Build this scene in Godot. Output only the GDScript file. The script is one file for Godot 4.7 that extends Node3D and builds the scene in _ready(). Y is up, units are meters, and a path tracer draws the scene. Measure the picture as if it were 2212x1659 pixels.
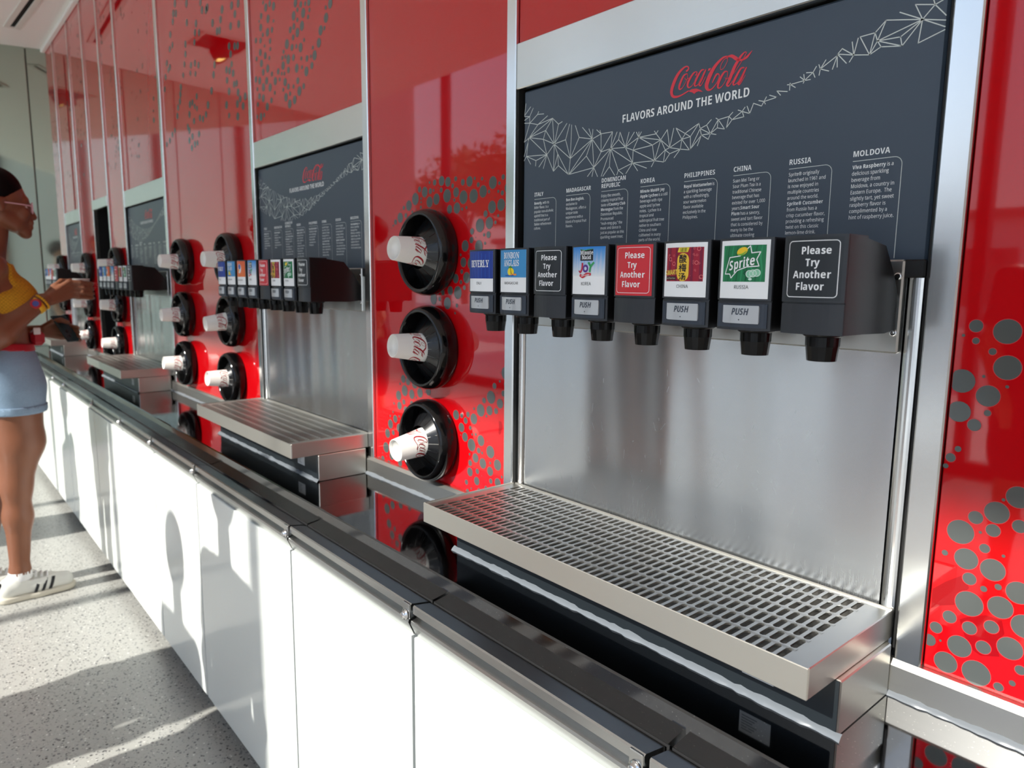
extends Node3D
# Soft-drink tasting counter. x grows towards the dispensing wall (wall face at x = 0.9), y is up, the wall runs along z.
# P(s, n, h): s metres along the wall away from the camera, n metres from the camera's plane towards the wall, h height.

const WALL := 0.9
const COUNTER := 0.86
const CEIL := 2.92
const SUN_TAN := 0.727
var M := {}
var fonts := {}
var font_base := {}
var cache := {}
var rng := RandomNumberGenerator.new()

func _ready() -> void:
	setup_view()
	make_materials()
	build_room()
	build_wall()
	build_counter()
	build_machines()
	build_cups()
	build_ceiling_things()
	build_people()
	build_outside()

# ------------------------------------------------------------------ camera, sky, sun, exposure
func setup_view() -> void:
	var cam := Camera3D.new()
	cam.name = "camera"
	cam.transform = Transform3D(Basis(Vector3(0.7612819, 0.00970971, 0.64834835), Vector3(0.08554809, 0.9896435, -0.11527038), Vector3(-0.64275298, 0.14321822, 0.75256704)).orthonormalized(), Vector3(0, 1.36, 0))
	var lens := CameraAttributesPhysical.new()
	lens.frustum_focal_length = 22.19
	lens.frustum_focus_distance = 1.02
	lens.exposure_aperture = 5.8
	cam.attributes = lens
	cam.fov = rad_to_deg(2.0 * atan(829.5 / 1534.0))
	cam.near = 0.02
	cam.far = 200.0
	cam.current = true
	add_child(cam)
	var env := Environment.new()
	env.tonemap_mode = Environment.TONE_MAPPER_LINEAR
	env.tonemap_exposure = 1.0
	env.background_mode = Environment.BG_SKY
	var sm := ProceduralSkyMaterial.new()
	sm.sky_top_color = Color(0.56, 0.66, 0.80)
	sm.sky_horizon_color = Color(0.86, 0.88, 0.88)
	sm.ground_bottom_color = Color(0.55, 0.54, 0.52)
	sm.ground_horizon_color = Color(0.75, 0.76, 0.76)
	sm.sky_curve = 0.16
	sm.energy_multiplier = 2.4
	sm.sun_angle_max = 1.0
	var sky := Sky.new()
	sky.sky_material = sm
	env.sky = sky
	env.sdfgi_enabled = true
	env.ssao_enabled = true
	env.ssil_enabled = true
	var we := WorldEnvironment.new()
	we.name = "world_environment"
	we.environment = env
	add_child(we)
	var sun := DirectionalLight3D.new()
	sun.name = "sun"
	sun.light_color = Color(1.0, 0.985, 0.95)
	sun.light_energy = 2.5
	sun.light_angular_distance = 0.6
	sun.shadow_enabled = true
	add_child(sun)
	sun.look_at_from_position(Vector3(-8, 8 * SUN_TAN, -1.0), Vector3(0, 0, -1.0), Vector3.UP)

# ------------------------------------------------------------------ small helpers
func P(s: float, n: float, h: float) -> Vector3:
	return Vector3(n, h, -s)

func new_st() -> SurfaceTool:
	var st := SurfaceTool.new()
	st.begin(Mesh.PRIMITIVE_TRIANGLES)
	return st

func tri(st: SurfaceTool, a: Vector3, b: Vector3, c: Vector3, smooth := false) -> void:
	var nn := (b - a).cross(c - a).abs()
	st.set_smooth_group(0 if smooth else -1)
	for p: Vector3 in [a, c, b]:
		var uv := Vector2(-p.z, -p.y)
		if nn.y > nn.x and nn.y > nn.z:
			uv = Vector2(-p.z, p.x)
		elif nn.z > nn.x:
			uv = Vector2(p.x, -p.y)
		st.set_uv(uv)
		st.add_vertex(p)

func quad(st: SurfaceTool, a: Vector3, b: Vector3, c: Vector3, d: Vector3, smooth := false) -> void:
	tri(st, a, b, c, smooth)
	tri(st, a, c, d, smooth)

func out_face(st: SurfaceTool, pts: Array, mid: Vector3) -> void:
	var n: Vector3 = (pts[1] - pts[0]).cross(pts[2] - pts[0])
	if n.dot(pts[0] - mid) < 0:
		pts.reverse()
	for i in range(1, pts.size() - 1):
		tri(st, pts[0], pts[i], pts[i + 1])

func box(st: SurfaceTool, a: Vector3, b: Vector3, bev := 0.0) -> void:
	var lo := a.min(b)
	var hi := a.max(b)
	var mid := (lo + hi) / 2
	var hf := (hi - lo) / 2
	bev = minf(bev, minf(hf.x, minf(hf.y, hf.z)) * 0.9)
	var v := func(sx: float, sy: float, sz: float, ax: int) -> Vector3:
		var e := Vector3(hf.x - bev, hf.y - bev, hf.z - bev)
		e[ax] += bev
		return mid + Vector3(sx * e.x, sy * e.y, sz * e.z)
	for ax in 3:
		for sg in [-1.0, 1.0]:
			var c := []
			for k in [[-1, -1], [1, -1], [1, 1], [-1, 1]]:
				var q := Vector3.ZERO
				q[ax] = sg
				q[(ax + 1) % 3] = k[0]
				q[(ax + 2) % 3] = k[1]
				c.append(v.call(q.x, q.y, q.z, ax))
			out_face(st, c, mid)
	if bev > 0.0:
		for ax in 3:
			var b1 := (ax + 1) % 3
			var b2 := (ax + 2) % 3
			for s1 in [-1.0, 1.0]:
				for s2 in [-1.0, 1.0]:
					var c := []
					for k in [[-1.0, b1], [1.0, b1], [1.0, b2], [-1.0, b2]]:
						var q := Vector3.ZERO
						q[ax] = k[0]
						q[b1] = s1
						q[b2] = s2
						c.append(v.call(q.x, q.y, q.z, k[1]))
					out_face(st, c, mid)
		for sx in [-1.0, 1.0]:
			for sy in [-1.0, 1.0]:
				for sz in [-1.0, 1.0]:
					out_face(st, [v.call(sx, sy, sz, 0), v.call(sx, sy, sz, 1), v.call(sx, sy, sz, 2)], mid)

# profile given as (n, h) pairs, extruded along s
func extrude(st: SurfaceTool, prof: PackedVector2Array, s0: float, s1: float, o := Vector3.ZERO) -> void:
	for i in prof.size():
		var a := prof[i]
		var b := prof[(i + 1) % prof.size()]
		quad(st, P(s0, a.x, a.y) - o, P(s0, b.x, b.y) - o, P(s1, b.x, b.y) - o, P(s1, a.x, a.y) - o)
	var t := Geometry2D.triangulate_polygon(prof)
	for i in range(0, t.size(), 3):
		var p := [prof[t[i]], prof[t[i + 1]], prof[t[i + 2]]]
		tri(st, P(s0, p[0].x, p[0].y) - o, P(s0, p[1].x, p[1].y) - o, P(s0, p[2].x, p[2].y) - o)
		tri(st, P(s1, p[0].x, p[0].y) - o, P(s1, p[2].x, p[2].y) - o, P(s1, p[1].x, p[1].y) - o)

# outline in a plane, given as (s, n) pairs, raised from h0 to h1
func raise(st: SurfaceTool, prof: PackedVector2Array, h0: float, h1: float, o := Vector3.ZERO) -> void:
	for i in prof.size():
		var a := prof[i]
		var b := prof[(i + 1) % prof.size()]
		quad(st, P(a.x, a.y, h0) - o, P(b.x, b.y, h0) - o, P(b.x, b.y, h1) - o, P(a.x, a.y, h1) - o)
	var t := Geometry2D.triangulate_polygon(prof)
	for i in range(0, t.size(), 3):
		for h in [h0, h1]:
			tri(st, P(prof[t[i]].x, prof[t[i]].y, h) - o, P(prof[t[i + 1]].x, prof[t[i + 1]].y, h) - o, P(prof[t[i + 2]].x, prof[t[i + 2]].y, h) - o)

# turned shape: prof holds (radius, distance along axis)
func lathe(st: SurfaceTool, prof: PackedVector2Array, at: Vector3, axis: Vector3, seg := 32, smooth := true, flute := 0.0) -> void:
	axis = axis.normalized()
	var u := axis.cross(Vector3.UP if absf(axis.y) < 0.9 else Vector3.RIGHT).normalized()
	var w := axis.cross(u)
	for i in prof.size() - 1:
		for k in seg:
			var q := []
			for e in [[i, k], [i, k + 1], [i + 1, k + 1], [i + 1, k]]:
				var ang: float = TAU * (e[1] % seg) / seg
				var r: float = prof[e[0]].x * (1.0 - flute * (e[1] % 2))
				q.append(at + axis * prof[e[0]].y + (u * cos(ang) + w * sin(ang)) * r)
			if prof[i].x < 1e-6:
				tri(st, q[0], q[2], q[3], smooth)
			elif prof[i + 1].x < 1e-6:
				tri(st, q[0], q[1], q[2], smooth)
			else:
				quad(st, q[0], q[1], q[2], q[3], smooth)

func tube(st: SurfaceTool, pts: Array, r: float, seg := 8) -> void:
	var ring := []
	for i in pts.size():
		var d: Vector3 = (pts[mini(i + 1, pts.size() - 1)] - pts[maxi(i - 1, 0)]).normalized()
		var u := d.cross(Vector3(0.31, 0.9, 0.17)).normalized()
		var w := d.cross(u)
		var c := []
		for k in seg:
			c.append(pts[i] + (u * cos(TAU * k / seg) + w * sin(TAU * k / seg)) * r)
		ring.append(c)
	for i in pts.size() - 1:
		for k in seg:
			quad(st, ring[i][k], ring[i][(k + 1) % seg], ring[i + 1][(k + 1) % seg], ring[i + 1][k], true)
	for k in range(1, seg - 1):
		tri(st, ring[0][0], ring[0][k], ring[0][k + 1])
		tri(st, ring[-1][0], ring[-1][k + 1], ring[-1][k])

func done(st: SurfaceTool, tangents := true) -> ArrayMesh:
	st.index()
	st.generate_normals()
	if tangents:
		st.generate_tangents()
	return st.commit()

func part(called: String, mesh: Mesh, m: Material, parent: Node, at := Vector3.ZERO) -> MeshInstance3D:
	var o := MeshInstance3D.new()
	o.name = called
	o.mesh = mesh
	o.material_override = m
	o.position = at
	o.cast_shadow = GeometryInstance3D.SHADOW_CASTING_SETTING_ON
	parent.add_child(o, true)
	return o

func thing(called: String, label: String, category: String, at := Vector3.ZERO, group := "") -> Node3D:
	var o := Node3D.new()
	o.name = numbered(called)
	o.position = at
	add_child(o)
	tag(o, label, category, group)
	return o

var used := {}
func numbered(called: String) -> String:
	var k: int = used.get(called, 0)
	used[called] = k + 1
	return called if k == 0 else "%s_%03d" % [called, k]

func tag(o: Node, label: String, category: String, group := "") -> void:
	o.set_meta("label", label)
	o.set_meta("category", category)
	if group != "":
		o.set_meta("group", group)

func copy_of(src: Node3D, called: String, label: String, at: Vector3, group := "") -> Node3D:
	var c: Node3D = src.duplicate()
	c.name = numbered(called)
	c.position = at
	add_child(c)
	c.set_meta("label", label)
	if group != "":
		c.set_meta("group", group)
	return c

func struct_node(called: String, label: String) -> Node3D:
	var o := Node3D.new()
	o.name = called
	add_child(o)
	o.set_meta("kind", "structure")
	o.set_meta("label", label)
	o.set_meta("category", called.split("_")[0])
	return o

func rgb(r: float, g: float, b: float) -> Color:
	return Color(r / 255.0, g / 255.0, b / 255.0)

# ------------------------------------------------------------------ flat print: collected in 2D, then laid on a surface
class Print:
	var pts := PackedVector2Array()
	var lay := PackedFloat32Array()
	var col := PackedColorArray()
	func add_tri(a: Vector2, b: Vector2, c: Vector2, colr: Color, l: float, ca = null, cc = null) -> void:
		pts.append_array([a, b, c])
		lay.append_array([l, l, l])
		col.append_array([colr if ca == null else ca, colr, colr if cc == null else cc])
	func poly(p: PackedVector2Array, colr: Color, l := 1.0) -> void:
		var t := Geometry2D.triangulate_polygon(p)
		for i in range(0, t.size(), 3):
			add_tri(p[t[i]], p[t[i + 1]], p[t[i + 2]], colr, l)
	func rect(x0: float, y0: float, x1: float, y1: float, colr: Color, l := 1.0, nx := 1) -> void:
		for i in nx:
			var a := lerpf(x0, x1, float(i) / nx)
			var b := lerpf(x0, x1, float(i + 1) / nx)
			add_tri(Vector2(a, y0), Vector2(b, y0), Vector2(b, y1), colr, l)
			add_tri(Vector2(a, y0), Vector2(b, y1), Vector2(a, y1), colr, l)
	func grad(x0: float, y0: float, x1: float, y1: float, c0: Color, c1: Color, l := 1.0, nx := 1) -> void:
		for i in nx:
			var a := lerpf(x0, x1, float(i) / nx)
			var b := lerpf(x0, x1, float(i + 1) / nx)
			pts.append_array([Vector2(a, y0), Vector2(b, y0), Vector2(b, y1), Vector2(a, y0), Vector2(b, y1), Vector2(a, y1)])
			col.append_array([c0, c0, c1, c0, c1, c1])
			for k in 6:
				lay.append(l)
	func disc(c: Vector2, rx: float, ry: float, colr: Color, l := 1.0, seg := 20, turn := 0.0) -> void:
		for k in seg:
			var a := Vector2(rx * cos(TAU * k / seg), ry * sin(TAU * k / seg)).rotated(turn)
			var b := Vector2(rx * cos(TAU * (k + 1) / seg), ry * sin(TAU * (k + 1) / seg)).rotated(turn)
			add_tri(c, c + a, c + b, colr, l)
	func ring(c: Vector2, r0: float, r1: float, colr: Color, l := 1.0, seg := 18) -> void:
		for k in seg:
			var a := Vector2.from_angle(TAU * k / seg)
			var b := Vector2.from_angle(TAU * (k + 1) / seg)
			add_tri(c + a * r0, c + a * r1, c + b * r1, colr, l)
			add_tri(c + a * r0, c + b * r1, c + b * r0, colr, l)
	func line(p: Array, w: float, colr: Color, l := 1.0) -> void:
		for i in p.size() - 1:
			var d: Vector2 = (p[i + 1] - p[i]).normalized() * w / 2
			var e := Vector2(-d.y, d.x)
			var a: Vector2 = p[i] - d * 0.6
			var b: Vector2 = p[i + 1] + d * 0.6
			add_tri(a + e, a - e, b - e, colr, l)
			add_tri(a + e, b - e, b + e, colr, l)
	# smooth pen stroke through points, each with its own width
	func stroke(p: Array, w: Array, colr: Color, l := 1.0, sub := 7) -> void:
		var q := []
		var ww := []
		for i in p.size() - 1:
			var a: Vector2 = p[maxi(i - 1, 0)]
			var d: Vector2 = p[mini(i + 2, p.size() - 1)]
			for k in sub:
				var t := float(k) / sub
				q.append(p[i].cubic_interpolate(p[i + 1], a, d, t))
				ww.append(lerpf(w[i], w[i + 1], t))
		q.append(p[-1])
		ww.append(w[-1])
		var lo := []
		var hi := []
		for i in q.size():
			var d: Vector2 = (q[mini(i + 1, q.size() - 1)] - q[maxi(i - 1, 0)]).normalized()
			var e: Vector2 = Vector2(-d.y, d.x) * ww[i] / 2
			lo.append(q[i] - e)
			hi.append(q[i] + e)
		for i in q.size() - 1:
			add_tri(lo[i], lo[i + 1], hi[i + 1], colr, l)
			add_tri(lo[i], hi[i + 1], hi[i], colr, l)
	func round_rect(x0: float, y0: float, x1: float, y1: float, r: float, n := 5) -> PackedVector2Array:
		var o := PackedVector2Array()
		for c in [[x1 - r, y1 - r, 0], [x0 + r, y1 - r, 1], [x0 + r, y0 + r, 2], [x1 - r, y0 + r, 3]]:
			for k in n + 1:
				o.append(Vector2(c[0], c[1]) + Vector2.from_angle(PI / 2 * (c[2] + float(k) / n)) * r)
		return o
	# cut long triangles so that the print follows a curved face
	func refine(most: float) -> void:
		var p := PackedVector2Array()
		var l := PackedFloat32Array()
		var c := PackedColorArray()
		var work := []
		for i in range(0, pts.size(), 3):
			work.append([pts[i], pts[i + 1], pts[i + 2], col[i], col[i + 1], col[i + 2], lay[i]])
		while work.size():
			var t: Array = work.pop_back()
			var far := 0
			var best := 0.0
			for k in 3:
				var dx: float = absf(t[k].x - t[(k + 1) % 3].x)
				if dx > best:
					best = dx
					far = k
			if best > most:
				var k2 := (far + 1) % 3
				var k3 := (far + 2) % 3
				var m: Vector2 = (t[far] + t[k2]) / 2
				var mc: Color = t[3 + far].lerp(t[3 + k2], 0.5)
				work.append([t[far], m, t[k3], t[3 + far], mc, t[3 + k3], t[6]])
				work.append([m, t[k2], t[k3], mc, t[3 + k2], t[3 + k3], t[6]])
			else:
				p.append_array([t[0], t[1], t[2]])
				c.append_array([t[3], t[4], t[5]])
				l.append_array([t[6], t[6], t[6]])
		pts = p
		lay = l
		col = c
	func mesh(map: Callable) -> ArrayMesh:
		var st := SurfaceTool.new()
		st.begin(Mesh.PRIMITIVE_TRIANGLES)
		st.set_smooth_group(-1)
		for i in range(0, pts.size(), 3):
			var flip := (pts[i + 1] - pts[i]).cross(pts[i + 2] - pts[i]) > 0
			for k in ([0, 2, 1] if flip else [0, 1, 2]):
				st.set_color(col[i + k].srgb_to_linear())
				st.set_uv(pts[i + k])
				st.add_vertex(map.call(pts[i + k], lay[i + k]))
		st.generate_normals()
		return st.commit()

func the_font(kind: String) -> Font:
	if not fonts.has(kind):
		var f := SystemFont.new()
		f.font_names = ["Droid Serif"] if kind.begins_with("serif") else ["Droid Sans"]
		f.font_weight = 700 if kind.ends_with("bold") else 400
		fonts[kind] = f
		var tm := TextMesh.new()
		tm.font = f
		tm.font_size = 32
		tm.pixel_size = 1.0 / 32
		tm.depth = 0.0
		tm.text = "H"
		font_base[kind] = [tm.get_aabb().position.y, tm.get_aabb().size.y]
	return fonts[kind]

# size is the height of a capital; returns the width
func text(pr: Print, txt: String, kind: String, size: float, at: Vector2, colr: Color, align := 0, xs := 1.0, skew := 0.0, l := 2.0, turn := 0.0) -> float:
	var f := the_font(kind)
	var key := kind + "|" + txt
	if not cache.has(key):
		var tm := TextMesh.new()
		tm.font = f
		tm.font_size = 32
		tm.pixel_size = 1.0 / 32
		tm.depth = 0.0
		tm.curve_step = 1.2
		tm.horizontal_alignment = HORIZONTAL_ALIGNMENT_LEFT
		tm.text = txt
		var arr := tm.get_mesh_arrays()
		var bb := tm.get_aabb()
		cache[key] = [arr[Mesh.ARRAY_VERTEX], arr[Mesh.ARRAY_INDEX], bb.position.x, bb.size.x]
	var c: Array = cache[key]
	var k: float = size / font_base[kind][1]
	var wid: float = c[3] * k * xs
	var x0: float = [0.0, -wid / 2, -wid][align]
	var v: PackedVector3Array = c[0]
	var ix: PackedInt32Array = c[1]
	for i in range(0, ix.size(), 3):
		var q := []
		for e in 3:
			var p := v[ix[i + e]]
			var y: float = (p.y - font_base[kind][0]) * k
			q.append(at + Vector2(x0 + (p.x - c[2]) * k * xs + y * skew, y).rotated(turn))
		pr.add_tri(q[0], q[1], q[2], colr, l)
	return wid

func logo(pr: Print, at: Vector2, k: float, colr: Color, l := 2.0) -> void:
	for a: Array in LOGO:
		var p := []
		var w := []
		for i in range(0, a.size(), 3):
			p.append(at + Vector2(a[i], a[i + 1]) * 1e-4 * k)
			w.append(a[i + 2] * 1e-4 * k)
		pr.stroke(p, w, colr, l)
	for a: Array in LOGO_POLYS:
		var q := PackedVector2Array()
		for i in range(0, a.size(), 2):
			q.append(at + Vector2(a[i], a[i + 1]) * 1e-4 * k)
		pr.poly(q, colr, l)

# ------------------------------------------------------------------ materials
func mat(c: Color, rough := 0.5, metal := 0.0, spec := 0.5) -> StandardMaterial3D:
	var m := StandardMaterial3D.new()
	m.albedo_color = c
	m.roughness = rough
	m.metallic = metal
	m.metallic_specular = spec
	m.cull_mode = BaseMaterial3D.CULL_DISABLED
	return m

func tex(img: Image) -> ImageTexture:
	img.generate_mipmaps()
	return ImageTexture.create_from_image(img)

# streaks along u (brushed grain): grey level around mid
func streak_image(size: int, lo: float, hi: float, length: int, seedn: int) -> Image:
	rng.seed = seedn
	var img := Image.create(size, size, false, Image.FORMAT_RGB8)
	for y in size:
		var row := rng.randf()
		var x := 0
		while x < size:
			var n := rng.randi_range(length / 4, length)
			var g: float = lerpf(lo, hi, clampf(row * 0.5 + rng.randf() * 0.5, 0, 1))
			for k in mini(n, size - x):
				img.set_pixel(x + k, y, Color(g, g, g))
			x += n
	return img

func steel(c: Color, rough: float, aniso: float, turn := 0.0, seedn := 7) -> StandardMaterial3D:
	var m := mat(c, 1.0, 1.0)
	var key := "streak%d_%d" % [seedn, int(rough * 100)]
	if not cache.has(key):
		cache[key] = tex(streak_image(512, rough * 0.93, rough * 1.07, 300, seedn))
	m.roughness_texture = cache[key]
	m.roughness_texture_channel = BaseMaterial3D.TEXTURE_CHANNEL_RED
	m.uv1_scale = Vector3(1.5, 5, 5)
	if aniso != 0.0:
		m.anisotropy_enabled = true
		m.anisotropy = aniso
	return m

# splash sheet: upright wear scratches that thicken towards the tray, a few stray ones above
func splash_steel() -> StandardMaterial3D:
	rng.seed = 812
	var nx := 1600
	var ny := 1024
	var img := Image.create(nx, ny, false, Image.FORMAT_RGB8)
	img.fill(Color(0.25, 0.25, 0.25))
	for i in 12000:
		var x := rng.randi() % nx
		var tall := 0.35 + 0.65 * pow(0.5 + 0.5 * sin(x * 0.0074 + 1.2), 2.0)
		var up := int(absf(rng.randfn()) * 75.0 * tall)
		var y0 := ny - 1 - up
		var g := rng.randf_range(0.275, 0.36)
		for k in rng.randi_range(4, 26):
			if y0 - k > 0:
				img.set_pixel(x, y0 - k, Color(g, g, g))
	for i in 150:
		var p := Vector2(rng.randf() * nx, ny * (0.30 + 0.68 * sqrt(rng.randf())))
		var dr := Vector2.from_angle(rng.randf_range(-2.3, -0.8))
		var g := rng.randf_range(0.27, 0.35)
		for k in rng.randi_range(6, 40):
			var q := p + dr * k
			if q.x >= 0 and q.x < nx and q.y >= 0 and q.y < ny:
				img.set_pixel(int(q.x), int(q.y), Color(g, g, g))
	var m := mat(rgb(208, 210, 212), 1.0, 1.0)
	m.roughness_texture = tex(img)
	m.roughness_texture_channel = BaseMaterial3D.TEXTURE_CHANNEL_RED
	m.anisotropy_enabled = true
	m.anisotropy = -0.75
	return m

func terrazzo() -> StandardMaterial3D:
	rng.seed = 31
	var n := 1024
	var img := Image.create(n, n, false, Image.FORMAT_RGB8)
	img.fill(rgb(178, 178, 173))
	var chip := func(cx: int, cy: int, r: float, asp: float, turn: float, c: Color) -> void:
		var k := int(ceil(r))
		for dy in range(-k, k + 1):
			for dx in range(-k, k + 1):
				var q := Vector2(dx, dy).rotated(turn)
				if absf(q.x) / r + absf(q.y) / (r * asp) * 0.8 < 0.9 and q.length() < r:
					img.set_pixel(posmod(cx + dx, n), posmod(cy + dy, n), c)
	for i in 9000:
		var g := rng.randf_range(0.86, 1.06)
		chip.call(rng.randi() % n, rng.randi() % n, rng.randf_range(2.0, 5.0), rng.randf_range(0.5, 1.0), rng.randf() * TAU, Color(0.70 * g, 0.695 * g, 0.68 * g))
	for i in 4200:
		var g := rng.randf_range(0.2, 0.55)
		chip.call(rng.randi() % n, rng.randi() % n, rng.randf_range(1.8, 6.0), rng.randf_range(0.35, 0.8), rng.randf() * TAU, Color(g, g, g * 1.02))
	for i in 700:
		chip.call(rng.randi() % n, rng.randi() % n, rng.randf_range(2.0, 5.0), rng.randf_range(0.4, 0.9), rng.randf() * TAU, rgb(228, 228, 222))
	var m := mat(Color.WHITE, 0.28)
	m.albedo_texture = tex(img)
	m.uv1_scale = Vector3(1.0, 1.0, 1.0) * 1.1
	return m

func fleck(base: Color, fl: Color, count: int, rough: float, metal: float, sc: float, seedn: int) -> StandardMaterial3D:
	rng.seed = seedn
	var n := 512
	var img := Image.create(n, n, false, Image.FORMAT_RGB8)
	img.fill(base)
	for i in count:
		var x := rng.randi() % n
		var y := rng.randi() % n
		img.fill_rect(Rect2i(x, y, rng.randi_range(1, 2), rng.randi_range(1, 2)), base.lerp(fl, rng.randf_range(0.3, 1.0)))
	var m := mat(Color.WHITE, rough, metal)
	m.albedo_texture = tex(img)
	m.uv1_scale = Vector3(sc, sc, sc)
	return m

func weave(c: Color, dark: float, size: int, px: int, sc: float, seedn: int, rough := 0.9) -> StandardMaterial3D:
	rng.seed = seedn
	var img := Image.create(size, size, false, Image.FORMAT_RGB8)
	for y in size:
		for x in size:
			var g := 1.0 - dark * (0.5 * float((x / px + y / px) % 2) + 0.5 * rng.randf())
			img.set_pixel(x, y, Color(c.r * g, c.g * g, c.b * g))
	var m := mat(Color.WHITE, rough)
	m.albedo_texture = tex(img)
	m.uv1_triplanar = true
	m.uv1_scale = Vector3(sc, sc, sc)
	return m

func make_materials() -> void:
	M.steel = steel(rgb(196, 196, 192), 0.30, 0.0)
	M.backsplash = splash_steel()
	M.header = steel(rgb(230, 229, 224), 0.26, -0.75, 0.0, 9)
	M.frame = steel(rgb(230, 231, 230), 0.20, 0.0, 0.0, 10)
	M.tray = steel(rgb(212, 210, 203), 0.36, 0.0, 0.0, 11)
	M.rail = mat(rgb(186, 187, 186), 0.26, 1.0)
	M.pan_floor = mat(rgb(58, 56, 54), 0.45, 0.6)
	M.chrome = mat(rgb(220, 220, 220), 0.12, 1.0)
	M.sealant = mat(rgb(116, 122, 128), 0.25)
	M.red = mat(rgb(196, 9, 18), 0.03, 0.0, 0.5)
	M.red.clearcoat_enabled = true
	M.red.clearcoat = 0.4
	M.red.clearcoat_roughness = 0.02
	M.stain = mat(rgb(158, 4, 14), 0.03)
	M.bubble = mat(rgb(84, 88, 86), 0.12, 0.0, 0.6)
	M.bubble_rim = mat(rgb(226, 66, 70), 0.2)
	M.counter = fleck(rgb(102, 103, 106), rgb(160, 160, 160), 900, 0.06, 1.0, 3.0, 5)
	M.black = mat(rgb(9, 9, 10), 0.10)
	M.nozzle = mat(rgb(5, 5, 6), 0.22, 0.0, 0.35)
	M.black_matte = mat(rgb(12, 12, 13), 0.55)
	M.rubber = mat(rgb(16, 16, 16), 0.7)
	M.membrane = mat(rgb(22, 23, 25), 0.24)
	M.valve = mat(rgb(44, 47, 52), 0.38)
	M.valve_side = mat(rgb(18, 17, 18), 0.32)
	M.valve_low = mat(rgb(50, 58, 70), 0.42)
	M.push = mat(rgb(200, 203, 205), 0.28, 0.3)
	M.board = mat(rgb(62, 73, 86), 0.34)
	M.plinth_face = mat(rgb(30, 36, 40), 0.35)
	M.print = mat(Color.WHITE, 0.34)
	M.print.vertex_color_use_as_albedo = true
	M.white_door = mat(rgb(236, 240, 237), 0.14)
	M.door_edge = mat(rgb(214, 210, 198), 0.4)
	M.carcass = mat(rgb(40, 40, 41), 0.6)
	M.cup = mat(rgb(238, 235, 228), 0.5)
	M.cup_print = mat(Color.WHITE, 0.5)
	M.cup_print.vertex_color_use_as_albedo = true
	M.floor = terrazzo()
	M.ceiling = mat(rgb(244, 241, 236), 0.8)
	M.plaster = mat(rgb(225, 224, 220), 0.7)
	M.end_panel = mat(rgb(176, 188, 176), 0.05, 0.85)
	M.dark_void = mat(rgb(8, 8, 8), 0.9)
	M.slot_frame = mat(rgb(225, 222, 214), 0.6)
	M.mullion = mat(rgb(60, 62, 66), 0.4, 0.3)
	M.glass = mat(Color(0.92, 0.97, 0.96, 0.06), 0.0)
	M.glass.transparency = BaseMaterial3D.TRANSPARENCY_ALPHA
	M.lamp_face = mat(rgb(255, 226, 150), 0.4)
	M.lamp_face.emission_enabled = true
	M.lamp_face.emission = rgb(255, 214, 120)
	M.lamp_face.emission_energy_multiplier = 3.0
	M.sticker = mat(rgb(226, 228, 228), 0.4)

# ------------------------------------------------------------------ room
const ROOM_X := -4.0
const SOFFIT_X := -1.52

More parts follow.
